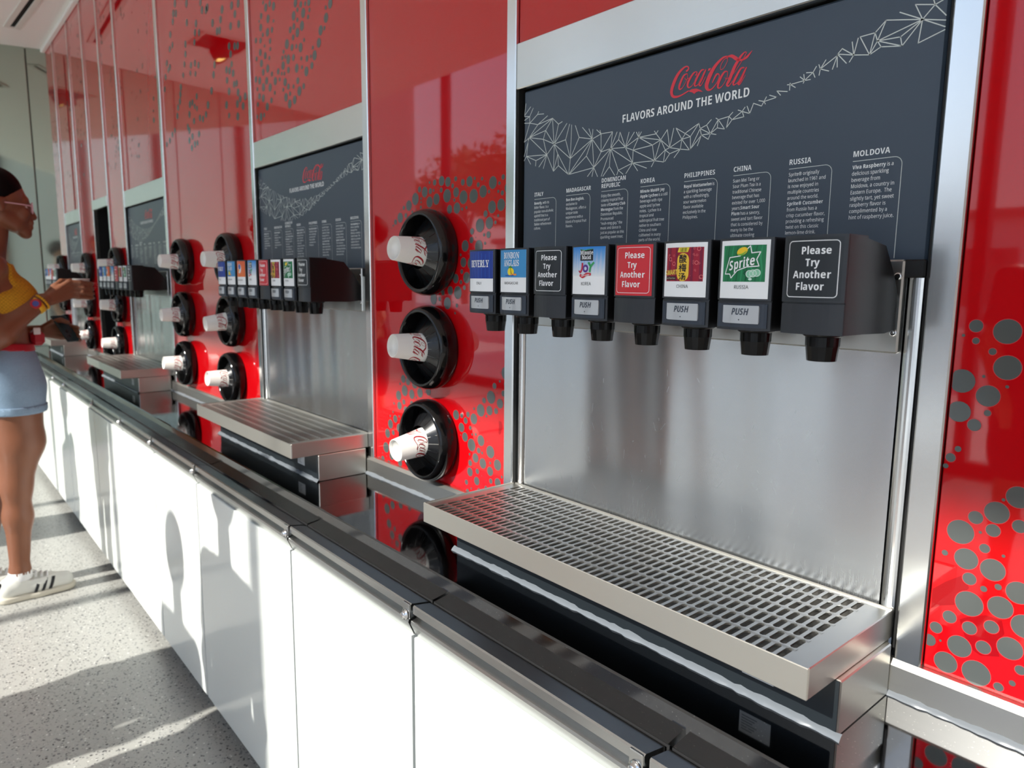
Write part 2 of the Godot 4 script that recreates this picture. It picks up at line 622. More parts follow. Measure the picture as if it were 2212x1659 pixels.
func build_room() -> void:
	var fl := struct_node("floor", "grey terrazzo floor with dark stone chips")
	var st := new_st()
	box(st, Vector3(ROOM_X, -0.12, 4.83), Vector3(1.1, 0.0, -9.0))
	part("floor_slab", done(st), M.floor, fl)
	var ce := struct_node("ceiling", "white plaster ceiling above the counter")
	st = new_st()
	box(st, Vector3(SOFFIT_X, CEIL, 4.83), Vector3(1.1, CEIL + 0.15, -9.0))
	part("ceiling_slab", done(st), M.ceiling, ce)
	st = new_st()
	box(st, Vector3(SOFFIT_X, CEIL + 0.15, 4.83), Vector3(SOFFIT_X + 0.15, 4.95, -9.0))
	part("bulkhead", done(st), M.ceiling, ce)
	st = new_st()
	box(st, Vector3(ROOM_X - 0.2, 4.8, 4.83), Vector3(SOFFIT_X, 4.95, -9.0))
	part("upper_slab", done(st), M.ceiling, ce)
	st = new_st()
	box(st, Vector3(0.872, CEIL - 0.022, 4.83), Vector3(0.9, CEIL, -6.1), 0.004)
	part("cove_trim", done(st), M.ceiling, ce)
	# end wall of mirror-like panels, turned a little towards the room
	var ew := struct_node("wall_far", "pale green glossy panelled end wall")
	ew.position = Vector3(0.93, 0, -6.08)
	ew.rotation.y = deg_to_rad(-14.0)
	var edges := [0.03, -0.15, -0.55, -0.95, -1.35, -1.75, -2.15, -2.55]
	for i in edges.size() - 1:
		st = new_st()
		box(st, Vector3(edges[i] - 0.003, 0.06, 0.0), Vector3(edges[i + 1] + 0.003, CEIL, -0.03), 0.002)
		part("panel", done(st), M.end_panel, ew)
	st = new_st()
	box(st, Vector3(0.2, 0.0, -0.03), Vector3(-2.55, CEIL, -0.2))
	part("backing", done(st), M.carcass, ew)
	st = new_st()
	box(st, Vector3(0.0, 0.0, 0.006), Vector3(-2.55, 0.06, -0.03))
	part("skirting", done(st), M.frame, ew)
	var nw := struct_node("wall_near", "plain white wall closing the room behind the viewer")
	st = new_st()
	box(st, Vector3(ROOM_X, 0, 4.83), Vector3(1.1, 4.95, 5.0))
	part("wall_face", done(st), M.plaster, nw)
	var bw := struct_node("wall_back", "plain white wall beyond the panelled end wall")
	st = new_st()
	box(st, Vector3(ROOM_X, 0, -9.0), Vector3(1.1, 4.95, -9.2))
	part("wall_face", done(st), M.plaster, bw)
	# glazed facade facing the counter
	var z := 4.775
	var n := 1
	while z > -8.9:
		var w := struct_node("window_%d" % n, "tall glazed bay of the facade facing the counter")
		st = new_st()
		box(st, Vector3(-0.006, 0.1, -0.04), Vector3(0.006, 4.7, -1.585))
		part("pane", done(st), M.glass, w)
		st = new_st()
		box(st, Vector3(-0.06, 0, 0.04), Vector3(0.06, 4.8, -0.04))
		part("mullion", done(st), M.mullion, w)
		st = new_st()
		box(st, Vector3(-0.05, 0, -0.04), Vector3(0.05, 0.1, -1.585))
		box(st, Vector3(-0.05, 4.7, -0.04), Vector3(0.05, 4.8, -1.585))
		part("window_frame", done(st), M.mullion, w)
		w.position = Vector3(ROOM_X, 0, z)
		z -= 1.625
		n += 1

# ------------------------------------------------------------------ dispensing wall
# bays along the wall: [s_from, s_to, kind]
const BAYS := [[-4.7, -0.40, "panel"], [-0.37, 0.285, "dots"], [0.316, 1.043, "machine"], [1.07, 1.592, "cups"], [1.620, 2.330, "machine"], [2.356, 3.335, "cups"], [3.370, 4.075, "machine"], [4.100, 4.43, "cups"], [4.455, 4.835, "niche"], [4.855, 5.255, "cups"], [5.275, 5.79, "machine"], [5.81, 6.10, "cups"]]
const HEADER_TOP := 1.79
const UPSTAND_TOP := 0.905

func build_wall() -> void:
	var w := struct_node("wall_right", "red glossy panelled dispensing wall with steel strips")
	var st := new_st()
	for b: Array in [[-4.8, 4.45], [4.85, 6.3]]:
		box(st, P(b[0], 0.93, 0.0), P(b[1], 1.1, CEIL))
	box(st, P(4.45, 0.93, 1.80), P(4.85, 1.1, CEIL))
	box(st, P(4.45, 0.93, 0.0), P(4.85, 1.1, 0.86))
	part("backing", done(st), M.carcass, w)
	var k := 0
	for b: Array in BAYS:
		var lo: float = UPSTAND_TOP if b[2] in ["panel", "dots", "cups"] else HEADER_TOP
		st = new_st()
		box(st, P(b[0] + 0.001, WALL, lo), P(b[1] - 0.001, WALL + 0.012, CEIL), 0.001)
		var p := part("red_panel", done(st), M.red, w)
		p.set_meta("label", "glossy red glass panel")
		var dots: Array = []
		if k == 1: dots = DOTS_B
		elif k == 3: dots = DOTS_A
		elif k == 4: dots = DOTS_C
		elif k == 5: dots = DOTS_D
		elif b[2] in ["cups", "machine"] and k > 5: dots = far_dots(b[0], b[1], 40 + k)
		if dots.size():
			var pr := Print.new()
			var rims := Print.new()
			for i in range(0, dots.size(), 3):
				var r: float = dots[i + 2] * 1e-4
				var s: float = dots[i] * 1e-4
				var h: float = dots[i + 1] * 1e-4
				if h - r < lo or s + r > b[1] or s - r < b[0]:
					# cut by the panel's edge
					var c := PackedVector2Array()
					for q in 20:
						c.append(Vector2(clampf(s + r * cos(TAU * q / 20), b[0] + 0.002, b[1] - 0.002), maxf(h + r * sin(TAU * q / 20), lo + 0.001)))
					var cl := Geometry2D.intersect_polygons(c, PackedVector2Array([Vector2(b[0] + 0.001, lo), Vector2(b[1] - 0.001, lo), Vector2(b[1] - 0.001, CEIL), Vector2(b[0] + 0.001, CEIL)]))
					for q in cl:
						pr.poly(q, Color.WHITE)
				else:
					pr.disc(Vector2(s, h), r, r, Color.WHITE, 1.0, 24 if r > 0.006 else 12)
					if r > 0.0035:
						rims.ring(Vector2(s, h), r, r + 0.0005, Color.WHITE, 1.0, 24)
			var pm := part("bubble_print", pr.mesh(func(q: Vector2, _l: float) -> Vector3: return P(q.x, WALL - 0.0005, q.y)), M.bubble, p)
			pm.set_meta("label", "grey bubble pattern")
			if rims.pts.size():
				part("bubble_edge", rims.mesh(func(q: Vector2, _l: float) -> Vector3: return P(q.x, WALL - 0.0004, q.y)), M.bubble_rim, p)
		for q: Array in STAINS:
			if q[0] == k:
				var sp := Print.new()
				var pp := PackedVector2Array()
				for i in range(1, q.size(), 2):
					pp.append(Vector2(q[i], q[i + 1]) * 1e-4)
				sp.poly(pp, Color.WHITE)
				part("drink_stain", sp.mesh(func(e: Vector2, _l: float) -> Vector3: return P(e.x, WALL - 0.0002, e.y)), M.stain, p)
		k += 1
	# steel strips between the bays
	var ends := [[-0.40, -0.37], [0.285, 0.3155], [1.0435, 1.0695], [1.5925, 1.6195], [2.3305, 2.3555], [3.3355, 3.3695], [4.0755, 4.0995], [4.4305, 4.4545], [4.8355, 4.8545], [5.2555, 5.2745], [5.7905, 5.8095]]
	for e: Array in ends:
		st = new_st()
		box(st, P(e[0], WALL - 0.008, 0.862), P(e[1], WALL + 0.02, CEIL - 0.022), 0.0018)
		part("steel_strip", done(st), M.frame, w)
	# dark gasket beside each machine opening
	for g: Array in [[0.3157, 0.3195], [1.0395, 1.0433], [1.6197, 1.6235], [2.3265, 2.3303], [3.3697, 3.374], [4.071, 4.0753]]:
		st = new_st()
		box(st, P(g[0], WALL - 0.002, 0.90), P(g[1], WALL + 0.03, 1.71))
		part("gasket", done(st), M.rubber, w)
	# the tall black niche
	var nb := part("niche", niche_mesh(), M.dark_void, w)
	nb.set_meta("label", "tall black recess")
	st = new_st()
	box(st, P(4.445, WALL - 0.012, 1.745), P(4.845, WALL + 0.01, 1.80), 0.002)
	part("niche_header", done(st), M.header, w)

func niche_mesh() -> ArrayMesh:
	var st := new_st()
	box(st, P(4.456, 1.25, 0.86), P(4.834, 1.28, 1.80))
	box(st, P(4.450, 0.912, 0.86), P(4.456, 1.28, 1.80))
	box(st, P(4.834, 0.912, 0.86), P(4.840, 1.28, 1.80))
	box(st, P(4.450, 0.912, 1.79), P(4.840, 1.28, 1.80))
	box(st, P(4.450, 0.912, 0.85), P(4.840, 1.28, 0.86))
	return done(st)

func far_dots(s0: float, s1: float, seedn: int) -> Array:
	rng.seed = seedn
	var out := []
	var k := 0
	while k < 90:
		var t := rng.randf()
		var s := lerpf(s0 + 0.03, s1 - 0.03, rng.randf())
		var h := 1.9 + t * 0.95
		k += 1
		if absf(sin(s * 7.0 + h * 3.1)) > 0.5:
			out.append_array([int(s * 1e4), int(h * 1e4), int(rng.randf_range(20, 130))])
	return out

# uneven hand-laid bead of sealant where an upright face at n meets the counter
func bead_mesh(n: float, s0: float, s1: float, w: float, seedn: int, o: Vector3) -> ArrayMesh:
	rng.seed = seedn
	var st := new_st()
	var steps := int((s1 - s0) / 0.009)
	var old := []
	var a := w
	for i in steps + 1:
		var s := lerpf(s0, s1, float(i) / steps)
		a = lerpf(a, w * rng.randf_range(0.6, 1.25), 0.5)
		var k := a * rng.randf_range(0.85, 1.1)
		var now := [P(s, n, COUNTER + k) - o, P(s, n - k * 0.45, COUNTER + k * 0.72) - o, P(s, n - k * 0.85, COUNTER + k * 0.28) - o, P(s, n - k, COUNTER) - o]
		if i > 0:
			for q in 3:
				quad(st, old[q], old[q + 1], now[q + 1], now[q], true)
		old = now
	return done(st, false)

# ------------------------------------------------------------------ counter and cabinets
const SEAMS := [-1.55, -1.04, -0.53, -0.04, 0.472, 0.982, 1.492, 2.175, 2.66, 3.126, 3.661, 4.40, 4.75, 5.3, 5.95]
const DOOR_WORDS := ["out of view beyond the right of the picture", "out of view at the far right", "out of view under the bubble-printed right panel", "just out of view below the picture", "nearest one, at the bottom edge of the picture", "second nearest, between two black seams", "third nearest, wide, streaked by a soft shadow", "fourth nearest, with a figure-shaped shadow", "fifth nearest", "sixth nearest, narrow, under the third drip tray", "seventh nearest, wide", "beside the woman's shoe", "behind the woman's knees", "farthest, by the end wall"]

func build_counter() -> void:
	var c := thing("countertop", "long polished black counter top below the red wall", "countertop", P(1.5, 0.78, 0.804))
	var o := P(1.5, 0.78, 0.804)
	var st := new_st()
	box(st, P(-4.7, 0.66, 0.804) - o, P(6.1, 0.9, COUNTER) - o, 0.0025)
	part("slab", done(st), M.counter, c)
	# steel upstand against the wall
	var t := struct_node("trim_1", "steel upstand along the back of the counter")
	st = new_st()
	extrude(st, PackedVector2Array([Vector2(0.9, COUNTER), Vector2(0.886, COUNTER), Vector2(0.886, 0.898), Vector2(0.892, UPSTAND_TOP), Vector2(0.912, UPSTAND_TOP), Vector2(0.912, COUNTER)]), -4.7, 6.1)
	part("upstand", done(st), M.tray, t)
	part("sealant_bead", bead_mesh(0.886, -1.0, 6.1, 0.0065, 21, Vector3.ZERO), M.sealant, t)
	var rail_prof := PackedVector2Array([Vector2(0.658, 0.803), Vector2(0.622, 0.809), Vector2(0.6195, 0.807), Vector2(0.6195, 0.794), Vector2(0.629, 0.791), Vector2(0.629, 0.786), Vector2(0.6155, 0.782), Vector2(0.6145, 0.777), Vector2(0.6255, 0.7525), Vector2(0.658, 0.7525)])
	for i in SEAMS.size() - 1:
		var a: float = SEAMS[i]
		var b: float = SEAMS[i + 1]
		var base := P((a + b) / 2, 0.76, 0.0)
		var cab := thing("counter_cabinet", "white glossy counter cabinet, " + DOOR_WORDS[i], "cabinet", base, "white cabinets under the counter")
		st = new_st()
		box(st, P(a + 0.002, 0.642, 0.065) - base, P(b - 0.002, 0.898, 0.75) - base)
		box(st, P(a + 0.002, 0.70, 0.0) - base, P(b - 0.002, 0.898, 0.065) - base)
		box(st, P(a + 0.002, 0.662, 0.75) - base, P(b - 0.002, 0.898, 0.8035) - base)
		part("carcass", done(st), M.carcass, cab)
		st = new_st()
		box(st, P(a + 0.0075, 0.62, 0.066) - base, P(b - 0.0025, 0.640, 0.7515) - base, 0.0015)
		var d := part("door", done(st), M.white_door, cab)
		st = new_st()
		extrude(st, rail_prof, a + 0.006, b - 0.0015, base)
		var r := part("pull_rail", done(st), M.rail, cab)
		r.set_meta("label", "brushed steel edge rail")
		st = new_st()
		lathe(st, PackedVector2Array([Vector2(0, 0.006), Vector2(0.004, 0.0055), Vector2(0.0062, 0.004), Vector2(0.0068, 0.0), Vector2(0.009, 0.0), Vector2(0.009, -0.002)]), P(a + 0.017, 0.6135, 0.788) - base, Vector3(-1, 0.1, 0), 14)
		part("screw", done(st), M.chrome, r)
		st = new_st()
		box(st, P(a + 0.007, 0.617, 0.772) - base, P(a + 0.028, 0.6215, 0.808) - base, 0.001)
		part("tab", done(st), M.rail, r)
		d.set_meta("label", "plain white lacquered door")

# ------------------------------------------------------------------ beverage machines
const MC := 0.6795          # centre of the nearest machine along the wall
const PITCH := 0.0833

func build_machines() -> void:
	var base := P(MC, WALL, COUNTER)
	var first := make_machine(false)
	tag(first, "nearest beverage dispenser with black menu board and eight flavour valves", "drink dispenser", "beverage dispensers along the wall")
	first.position = base
	var second := make_machine(true)
	tag(second, "second beverage dispenser from the camera, with an orange flavour label", "drink dispenser", "beverage dispensers along the wall")
	second.position = P(1.975, WALL, COUNTER)
	copy_of(second, "beverage_dispenser", "third beverage dispenser from the camera, between the paired cup holders and the black niche", P(3.7225, WALL, COUNTER))
	var far := copy_of(second, "beverage_dispenser", "farthest beverage dispenser, beside the end wall behind the woman's hand", P(5.5325, WALL, COUNTER))
	far.scale = Vector3(1, 1, 0.71)
	# splash sheets and their side frames line the wall under each dispenser
	var wall := get_node("wall_right")
	for e: Array in [[MC, 1.0], [1.975, 1.0], [3.7225, 1.0], [5.5325, 0.71]]:
		for q: Array in [["back_plate", cache.m_back, M.rubber], ["splash_sheet", cache.m_splash, M.backsplash], ["side_frame", cache.m_side3, M.frame], ["side_frame", cache.m_side10, M.frame]]:
			var pt := part(q[0], q[1], q[2], wall, P(e[0], WALL, COUNTER))
			pt.scale = Vector3(1, 1, e[1])
			if q[0] == "splash_sheet":
				pt.set_meta("label", "scratched brushed steel splash sheet")
	var tray := make_tray()
	tag(tray, "large slotted steel drip tray nearest the camera", "drip tray", "drip trays on the counter")
	tray.position = P(MC + 0.0035, WALL, COUNTER)
	copy_of(tray, "drip_tray", "slotted steel drip tray under the second dispenser", P(1.985, WALL, COUNTER))
	copy_of(tray, "drip_tray", "slotted steel drip tray beside the black niche under the third dispenser", P(3.755, WALL, COUNTER))
	var ft := copy_of(tray, "drip_tray", "farthest drip tray, next to the end wall", P(5.5325, WALL, COUNTER))
	ft.scale = Vector3(1, 1, 0.71)

func make_machine(orange: bool) -> Node3D:
	var o := P(MC, WALL, COUNTER)
	var root := Node3D.new()
	root.name = numbered("beverage_dispenser")
	add_child(root)
	var lo := 0.3205
	var hi := 1.0390
	if not cache.has("m_header"):
		var st := new_st()
		box(st, P(0.3165, 0.894, 1.7095) - o, P(1.0428, 0.91, HEADER_TOP) - o, 0.0015)
		cache.m_header = done(st)
		st = new_st()
		box(st, P(lo + 0.003, 0.905, 1.37) - o, P(hi - 0.006, 0.913, 1.706) - o, 0.003)
		cache.m_board = done(st)
		st = new_st()
		box(st, P(lo, 0.926, 1.28) - o, P(hi, 0.9285, 1.7085) - o)
		cache.m_back = done(st)
		# steel splash sheet with two rounded side frames
		st = new_st()
		st.set_smooth_group(0)
		var nu := 72
		var nv := 14
		for j in nv:
			for i in nu:
				for e in [[0, 0], [1, 1], [1, 0], [0, 0], [0, 1], [1, 1]]:
					var u := float(i + e[0]) / nu
					var v := float(j + e[1]) / nv
					var s := lerpf(0.3425, 1.0205, u)
					var h := lerpf(0.90, 1.3685, v)
					var rip := 0.00055 * sin(s * 34.0 + 2.5 * v * v) + 0.0004 * sin(s * 71.0 - 1.8 * v + 1.0) + 0.0005 * sin(v * 5.0 + s * 9.0)
					st.set_uv(Vector2(u, 1.0 - v))
					st.add_vertex(P(s, 0.9055 + rip * sin(PI * u), h) - o)
		cache.m_splash = done(st)
		for e: Array in [[lo, 0.341], [1.0222, hi]]:
			st = new_st()
			var w: float = e[1] - e[0]
			var prof := PackedVector2Array()
			for k in 9:
				var t := k / 8.0
				prof.append(Vector2(e[0] + w * t, 0.9055 - 0.006 * pow(sin(PI * t), 0.5)))
			prof.append(Vector2(e[1], 0.919))
			prof.append(Vector2(e[0], 0.919))
			raise(st, prof, 0.90, 1.3685, o)
			cache["m_side%d" % int(e[0] * 10)] = done(st)
		# bracket plate behind the valves and black band
		st = new_st()
		box(st, P(0.3425, 0.8925, 1.279) - o, P(1.012, 0.9035, 1.3895) - o, 0.002)
		cache.m_bracket = done(st)
		st = new_st()
		box(st, P(lo + 0.0005, 0.896, 1.3685) - o, P(hi - 0.0005, 0.9046, 1.3895) - o, 0.002)
		cache.m_band = done(st)
		st = new_st()
		lathe(st, PackedVector2Array([Vector2(0, 0.0010), Vector2(0.0012, 0.0010), Vector2(0.0028, 0.0014), Vector2(0.0040, 0.0010), Vector2(0.0046, 0.0), Vector2(0.0046, -0.001)]), Vector3.ZERO, Vector3(-1, 0, 0), 14)
		cache.m_screw = done(st)
		st = new_st()
		box(st, P(0.312, 0.7515, COUNTER) - o, P(1.030, 0.884, 0.9265) - o, 0.0015)
		cache.m_plinth = done(st)
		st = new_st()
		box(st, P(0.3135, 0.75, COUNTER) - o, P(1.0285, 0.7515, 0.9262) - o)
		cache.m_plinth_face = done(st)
		cache.m_bead = bead_mesh(0.75, 0.306, 1.036, 0.0070, 33, o)
		cache.m_menu = menu_print(o)
	part("header_plate", cache.m_header, M.header, root)
	var board := part("menu_board", cache.m_board, M.board, root)
	var pr := part("menu_print", cache.m_menu, M.print, board)
	pr.set_meta("label", "red script emblem, white headings and white line pattern")
	var br := part("bracket", cache.m_bracket, M.steel, root)
	part("band", cache.m_band, M.black_matte, root)
	for q: Array in [[0.3485, 1.370], [0.3485, 1.3035]]:
		part("screw", cache.m_screw, M.chrome, br, P(q[0], 0.8920, q[1]) - o)
	var kinds := ["beverly", "bonbon", "orange" if orange else "please_black", "joy", "please_red", "china", "sprite", "please_black"]
	for i in 8:
		make_valve(root, kinds[i], 0.9640 - PITCH * i, o)
	return root

const BULGE := 0.0065
const VW := 0.0352
func valve_front(a: float) -> float:
	return 0.7475 + BULGE * pow(absf(a) / VW, 2.0)

func make_valve(root: Node3D, kind: String, s: float, o: Vector3) -> void:
	var push: bool = not kind.begins_with("please")
	if not cache.has("valve_up"):
		var arc := func(w: float, back: float, inset: float) -> PackedVector2Array:
			var p := PackedVector2Array()
			for k in 11:
				var a: float = -w + 2 * w * k / 10.0
				p.append(Vector2(-a, valve_front(a) + inset))
			p.append(Vector2(-w, back))
			p.append(Vector2(w, back))
			return p
		var st := new_st()
		raise(st, arc.call(VW, 0.80, 0.0), 1.3405, 1.4125)
		cache.valve_up = done(st)
		st = new_st()
		raise(st, arc.call(VW, 0.80, 0.0012), 1.3055, 1.3385)
		raise(st, arc.call(VW - 0.001, 0.80, 0.003), 1.338, 1.341)
		cache.valve_lo = done(st)
		st = new_st()
		raise(st, arc.call(VW - 0.003, 0.752, 0.0002), 1.3085, 1.3365)
		cache.valve_inset = done(st)
		st = new_st()
		extrude(st, PackedVector2Array([Vector2(0.7565, 1.3065), Vector2(0.7565, 1.4115), Vector2(0.80, 1.4095), Vector2(0.846, 1.4035), Vector2(0.872, 1.374), Vector2(0.8915, 1.345), Vector2(0.8915, 1.308), Vector2(0.86, 1.3045)]), -VW - 0.0002, VW + 0.0002)
		cache.valve_body = done(st)
		st = new_st()
		var ax := Vector3(0, -1, 0)
		lathe(st, PackedVector2Array([Vector2(0.0, 0.0), Vector2(0.0215, 0.0), Vector2(0.0215, 0.003), Vector2(0.0185, 0.0045)]), P(0, 0.785, 1.306), ax, 28)
		lathe(st, PackedVector2Array([Vector2(0.0185, 0.003), Vector2(0.0182, 0.015)]), P(0, 0.785, 1.306), ax, 28, false, 0.05)
		lathe(st, PackedVector2Array([Vector2(0.0178, 0.015), Vector2(0.0158, 0.0315), Vector2(0.0142, 0.0315), Vector2(0.0125, 0.02), Vector2(0.0, 0.02)]), P(0, 0.785, 1.306), ax, 14, false)
		cache.nozzle = done(st)
		st = new_st()
		var pl := Print.new()
		var rr := pl.round_rect(-0.0235, 1.3135, 0.0235, 1.3345, 0.0025)
		for k in rr.size():
			var a := rr[k]
			var b := rr[(k + 1) % rr.size()]
			quad(st, P(-a.x, valve_front(a.x) - 0.0016, a.y), P(-b.x, valve_front(b.x) - 0.0016, b.y), P(-b.x, valve_front(b.x) + 0.003, b.y), P(-a.x, valve_front(a.x) + 0.003, a.y))
		for k in 10:
			var x0 := -0.0235 + 0.0047 * k
			var x1 := x0 + 0.0047
			quad(st, P(-x0, valve_front(x0) - 0.0016, 1.3135 + (0.0007 if k == 0 else 0.0)), P(-x1, valve_front(x1) - 0.0016, 1.3135), P(-x1, valve_front(x1) - 0.0016, 1.3345), P(-x0, valve_front(x0) - 0.0016, 1.3345), true)
		cache.push_plate = done(st)
		var pt := Print.new()
		text(pt, "PUSH", "sans_bold", 0.0078, Vector2(0, 1.3235), rgb(58, 66, 78), 1, 0.80, 0.18)
		pt.disc(Vector2(0, 1.3178), 0.0008, 0.0008, rgb(40, 40, 45))
		cache.push_print = pt.mesh(func(q: Vector2, l: float) -> Vector3: return P(-q.x, valve_front(q.x) - 0.0016 - 0.00015 * l, q.y))
	var v := part("flavor_valve", cache.valve_body, M.valve_side, root, P(s, 0, 0) - o)
	part("face_plate", cache.valve_up, M.valve, v)
	part("lower_plate", cache.valve_lo, M.valve, v)
	if push:
		part("inset_plate", cache.valve_inset, M.valve_low, v)
		part("push_button", cache.push_plate, M.push, v)
		part("push_lettering", cache.push_print, M.print, v)
	part("nozzle", cache.nozzle, M.nozzle, v)
	if not cache.has("label_" + kind):
		var pr := Print.new()
		label_print(pr, kind)
		pr.refine(0.0045)
		cache["label_" + kind] = pr.mesh(func(q: Vector2, l: float) -> Vector3: return P(-q.x, valve_front(q.x) - 0.00018 * l - 0.0001, 1.3425 + q.y))
	var lb := part("flavor_label", cache["label_" + kind], M.print, v)
	lb.set_meta("label", {"beverly": "blue label lettered BEVERLY, ITALY", "bonbon": "sky blue label lettered BONBON ANGLAIS, MADAGASCAR", "orange": "orange and white label", "please_black": "black label reading Please Try Another Flavor", "please_red": "red label reading Please Try Another Flavor", "joy": "blue and white label lettered JOY, KOREA", "china": "crimson label with black Chinese characters, CHINA", "sprite": "green label lettered Sprite, RUSSIA"}[kind])

# label surface: x from -0.0315 to 0.0315, y from 0 to 0.0672
func label_print(pr: Print, kind: String) -> void:
	var w := 0.0315
	var top := 0.0672
	var white := rgb(248, 249, 249)
	var ink := rgb(60, 62, 66)
	if kind.begins_with("please"):
		var red := kind == "please_red"
		pr.rect(-w, 0, w, top, rgb(214, 44, 54) if red else rgb(38, 41, 46), 1, 10)
		var rr := pr.round_rect(-w + 0.0035, 0.0035, w - 0.0035, top - 0.0035, 0.004)
		var p := []
		for q in rr:
			p.append(q)
		p.append(rr[0])
		pr.line(p, 0.0006 if red else 0.0008, white, 2)
		var k := 0
		for t in ["Please", "Try", "Another", "Flavor"]:
			text(pr, t, "sans_bold", 0.0079, Vector2([0.0045, 0.001, 0.0, -0.001][k] * 0.9, 0.0495 - 0.0128 * k), white, 1, 0.98)
			k += 1
		return
	pr.rect(-w, 0, w, top, white, 1, 10)
	match kind:
		"beverly":
			pr.rect(-w, 0.0215, w, top, rgb(24, 58, 150), 2, 10)
			for k in 7:
				pr.rect(-w + 0.004 + k * 0.0085, 0.0225, -w + 0.006 + k * 0.0085, top - 0.001 - 0.002 * (k % 3), rgb(34, 78, 172), 3)
			text(pr, "BEVERLY", "serif_bold", 0.0115, Vector2(0, 0.0405), white, 1, 0.66, 0.0, 4)
			text(pr, "ITALY", "sans", 0.0042, Vector2(0, 0.0115), ink, 1, 1.0, 0.0, 3)
		"bonbon":
			pr.rect(-w, 0.0235, w, top, rgb(62, 146, 204), 2, 10)
			text(pr, "BONBON", "serif_bold", 0.0098, Vector2(0, 0.0535), white, 1, 0.64, 0.0, 4)
			text(pr, "ANGLAIS", "serif_bold", 0.0098, Vector2(0, 0.0415), white, 1, 0.60, 0.0, 4)
			pr.disc(Vector2(0, 0.0325), 0.0078, 0.0065, rgb(250, 222, 40), 3)
			pr.stroke([Vector2(0.002, 0.0285), Vector2(0.0005, 0.0335), Vector2(-0.0005, 0.0385)], [0.0016, 0.001, 0.0008], rgb(70, 44, 20), 4)
			for k in 6:
				var e := Vector2.from_angle(PI * (0.05 + 0.18 * k))
				pr.stroke([Vector2(-0.0005, 0.0385), Vector2(-0.0005, 0.0388) + e * 0.0028, Vector2(-0.0005, 0.0372) + e * Vector2(0.0056, 0.0032)], [0.0008, 0.0014, 0.0003], rgb(40, 140, 60), 5)
			pr.rect(0.002, 0.0268, 0.0135, 0.0295, rgb(240, 150, 70), 5)
			var wv := []
			for k in 9:
				wv.append(Vector2(-0.0135 + 0.0027 * k, 0.0262 + 0.0009 * (k % 2)))
			pr.stroke(wv, [0.0012, 0.0012, 0.0012, 0.0012, 0.0012, 0.0012, 0.0012, 0.0012, 0.0008], rgb(28, 70, 170), 6)
			text(pr, "MADAGASCAR", "sans", 0.0042, Vector2(0, 0.0125), ink, 1, 0.95, 0.0, 3)
		"joy":
			pr.grad(-w, 0.026, w, top, rgb(236, 240, 242), rgb(30, 130, 214), 2, 10)
			pr.poly(PackedVector2Array([Vector2(-0.0125, 0.0475), Vector2(0.0125, 0.0475), Vector2(0.0125, 0.0635), Vector2(0.0, 0.0622), Vector2(-0.0125, 0.0635)]), rgb(30, 32, 36), 3)
			pr.stroke([Vector2(-0.0125, 0.0638), Vector2(-0.003, 0.0622), Vector2(0.004, 0.0632), Vector2(0.0125, 0.0638)], [0.0006, 0.001, 0.001, 0.0004], rgb(60, 160, 90), 4)
			text(pr, "Minute", "serif_bold", 0.0056, Vector2(0, 0.0562), white, 1, 0.95, 0.0, 4)
			text(pr, "Maid", "serif_bold", 0.0056, Vector2(0, 0.0495), white, 1, 0.95, 0.0, 4)
			pr.stroke([Vector2(-0.0075, 0.0445), Vector2(-0.0082, 0.0365), Vector2(-0.0115, 0.0315), Vector2(-0.0155, 0.0335)], [0.0035, 0.0034, 0.0032, 0.0014], rgb(196, 36, 66), 4)
			pr.ring(Vector2(-0.0012, 0.0365), 0.0026, 0.0056, rgb(92, 50, 140), 4)
			pr.stroke([Vector2(0.0045, 0.0452), Vector2(0.0085, 0.0395)], [0.0032, 0.003], rgb(40, 150, 84), 5)
			pr.stroke([Vector2(0.0145, 0.0452), Vector2(0.0085, 0.0385), Vector2(0.0072, 0.0315)], [0.0028, 0.0032, 0.0032], rgb(56, 164, 96), 5)
			pr.stroke([Vector2(-0.0125, 0.0275), Vector2(-0.006, 0.0252), Vector2(0.002, 0.0285), Vector2(0.0095, 0.0282)], [0.0036, 0.0046, 0.004, 0.0036], rgb(206, 32, 48), 6)
			text(pr, "Apple Lychee", "sans_bold", 0.0019, Vector2(-0.001, 0.0262), white, 1, 1.0, 0.2, 8, 0.14)
			text(pr, "KOREA", "sans", 0.0046, Vector2(0, 0.0128), ink, 1, 1.05, 0.0, 3)
		"orange":
			pr.grad(-w, 0.0225, w, top, rgb(236, 120, 50), rgb(226, 92, 40), 2, 10)
			pr.disc(Vector2(0.001, 0.046), 0.0115, 0.0135, rgb(238, 240, 244), 3)
			pr.disc(Vector2(0.002, 0.051), 0.0075, 0.0075, rgb(44, 84, 170), 4)
			pr.disc(Vector2(-0.003, 0.041), 0.005, 0.004, rgb(238, 170, 60), 5)
			text(pr, "DOMINICAN REPUBLIC", "sans", 0.0034, Vector2(0, 0.0115), ink, 1, 0.85, 0.0, 3)
		"china":
			var x0 := -0.0275
			var x1 := 0.0275
			pr.rect(x0, 0.0195, x1, 0.0615, rgb(164, 16, 48), 2, 10)
			for k in 5:
				pr.rect(x0 + 0.004 + k * 0.0115, 0.0195, x0 + 0.0075 + k * 0.0115, 0.0615, rgb(126, 12, 52), 3)
			pr.poly(pr.round_rect(-0.0088, 0.0196, 0.0088, 0.0545, 0.0085), rgb(244, 198, 60), 4)
			pr.poly(PackedVector2Array([Vector2(-0.0088, 0.0555), Vector2(0.0068, 0.0555), Vector2(0.0088, 0.0612), Vector2(-0.0068, 0.0612)]), rgb(244, 216, 60), 4)
			for k in 3:
				pr.line([Vector2(-0.005, 0.0566 + k * 0.0016), Vector2(0.0055, 0.0568 + k * 0.0016)], 0.0006, rgb(60, 90, 20), 5)
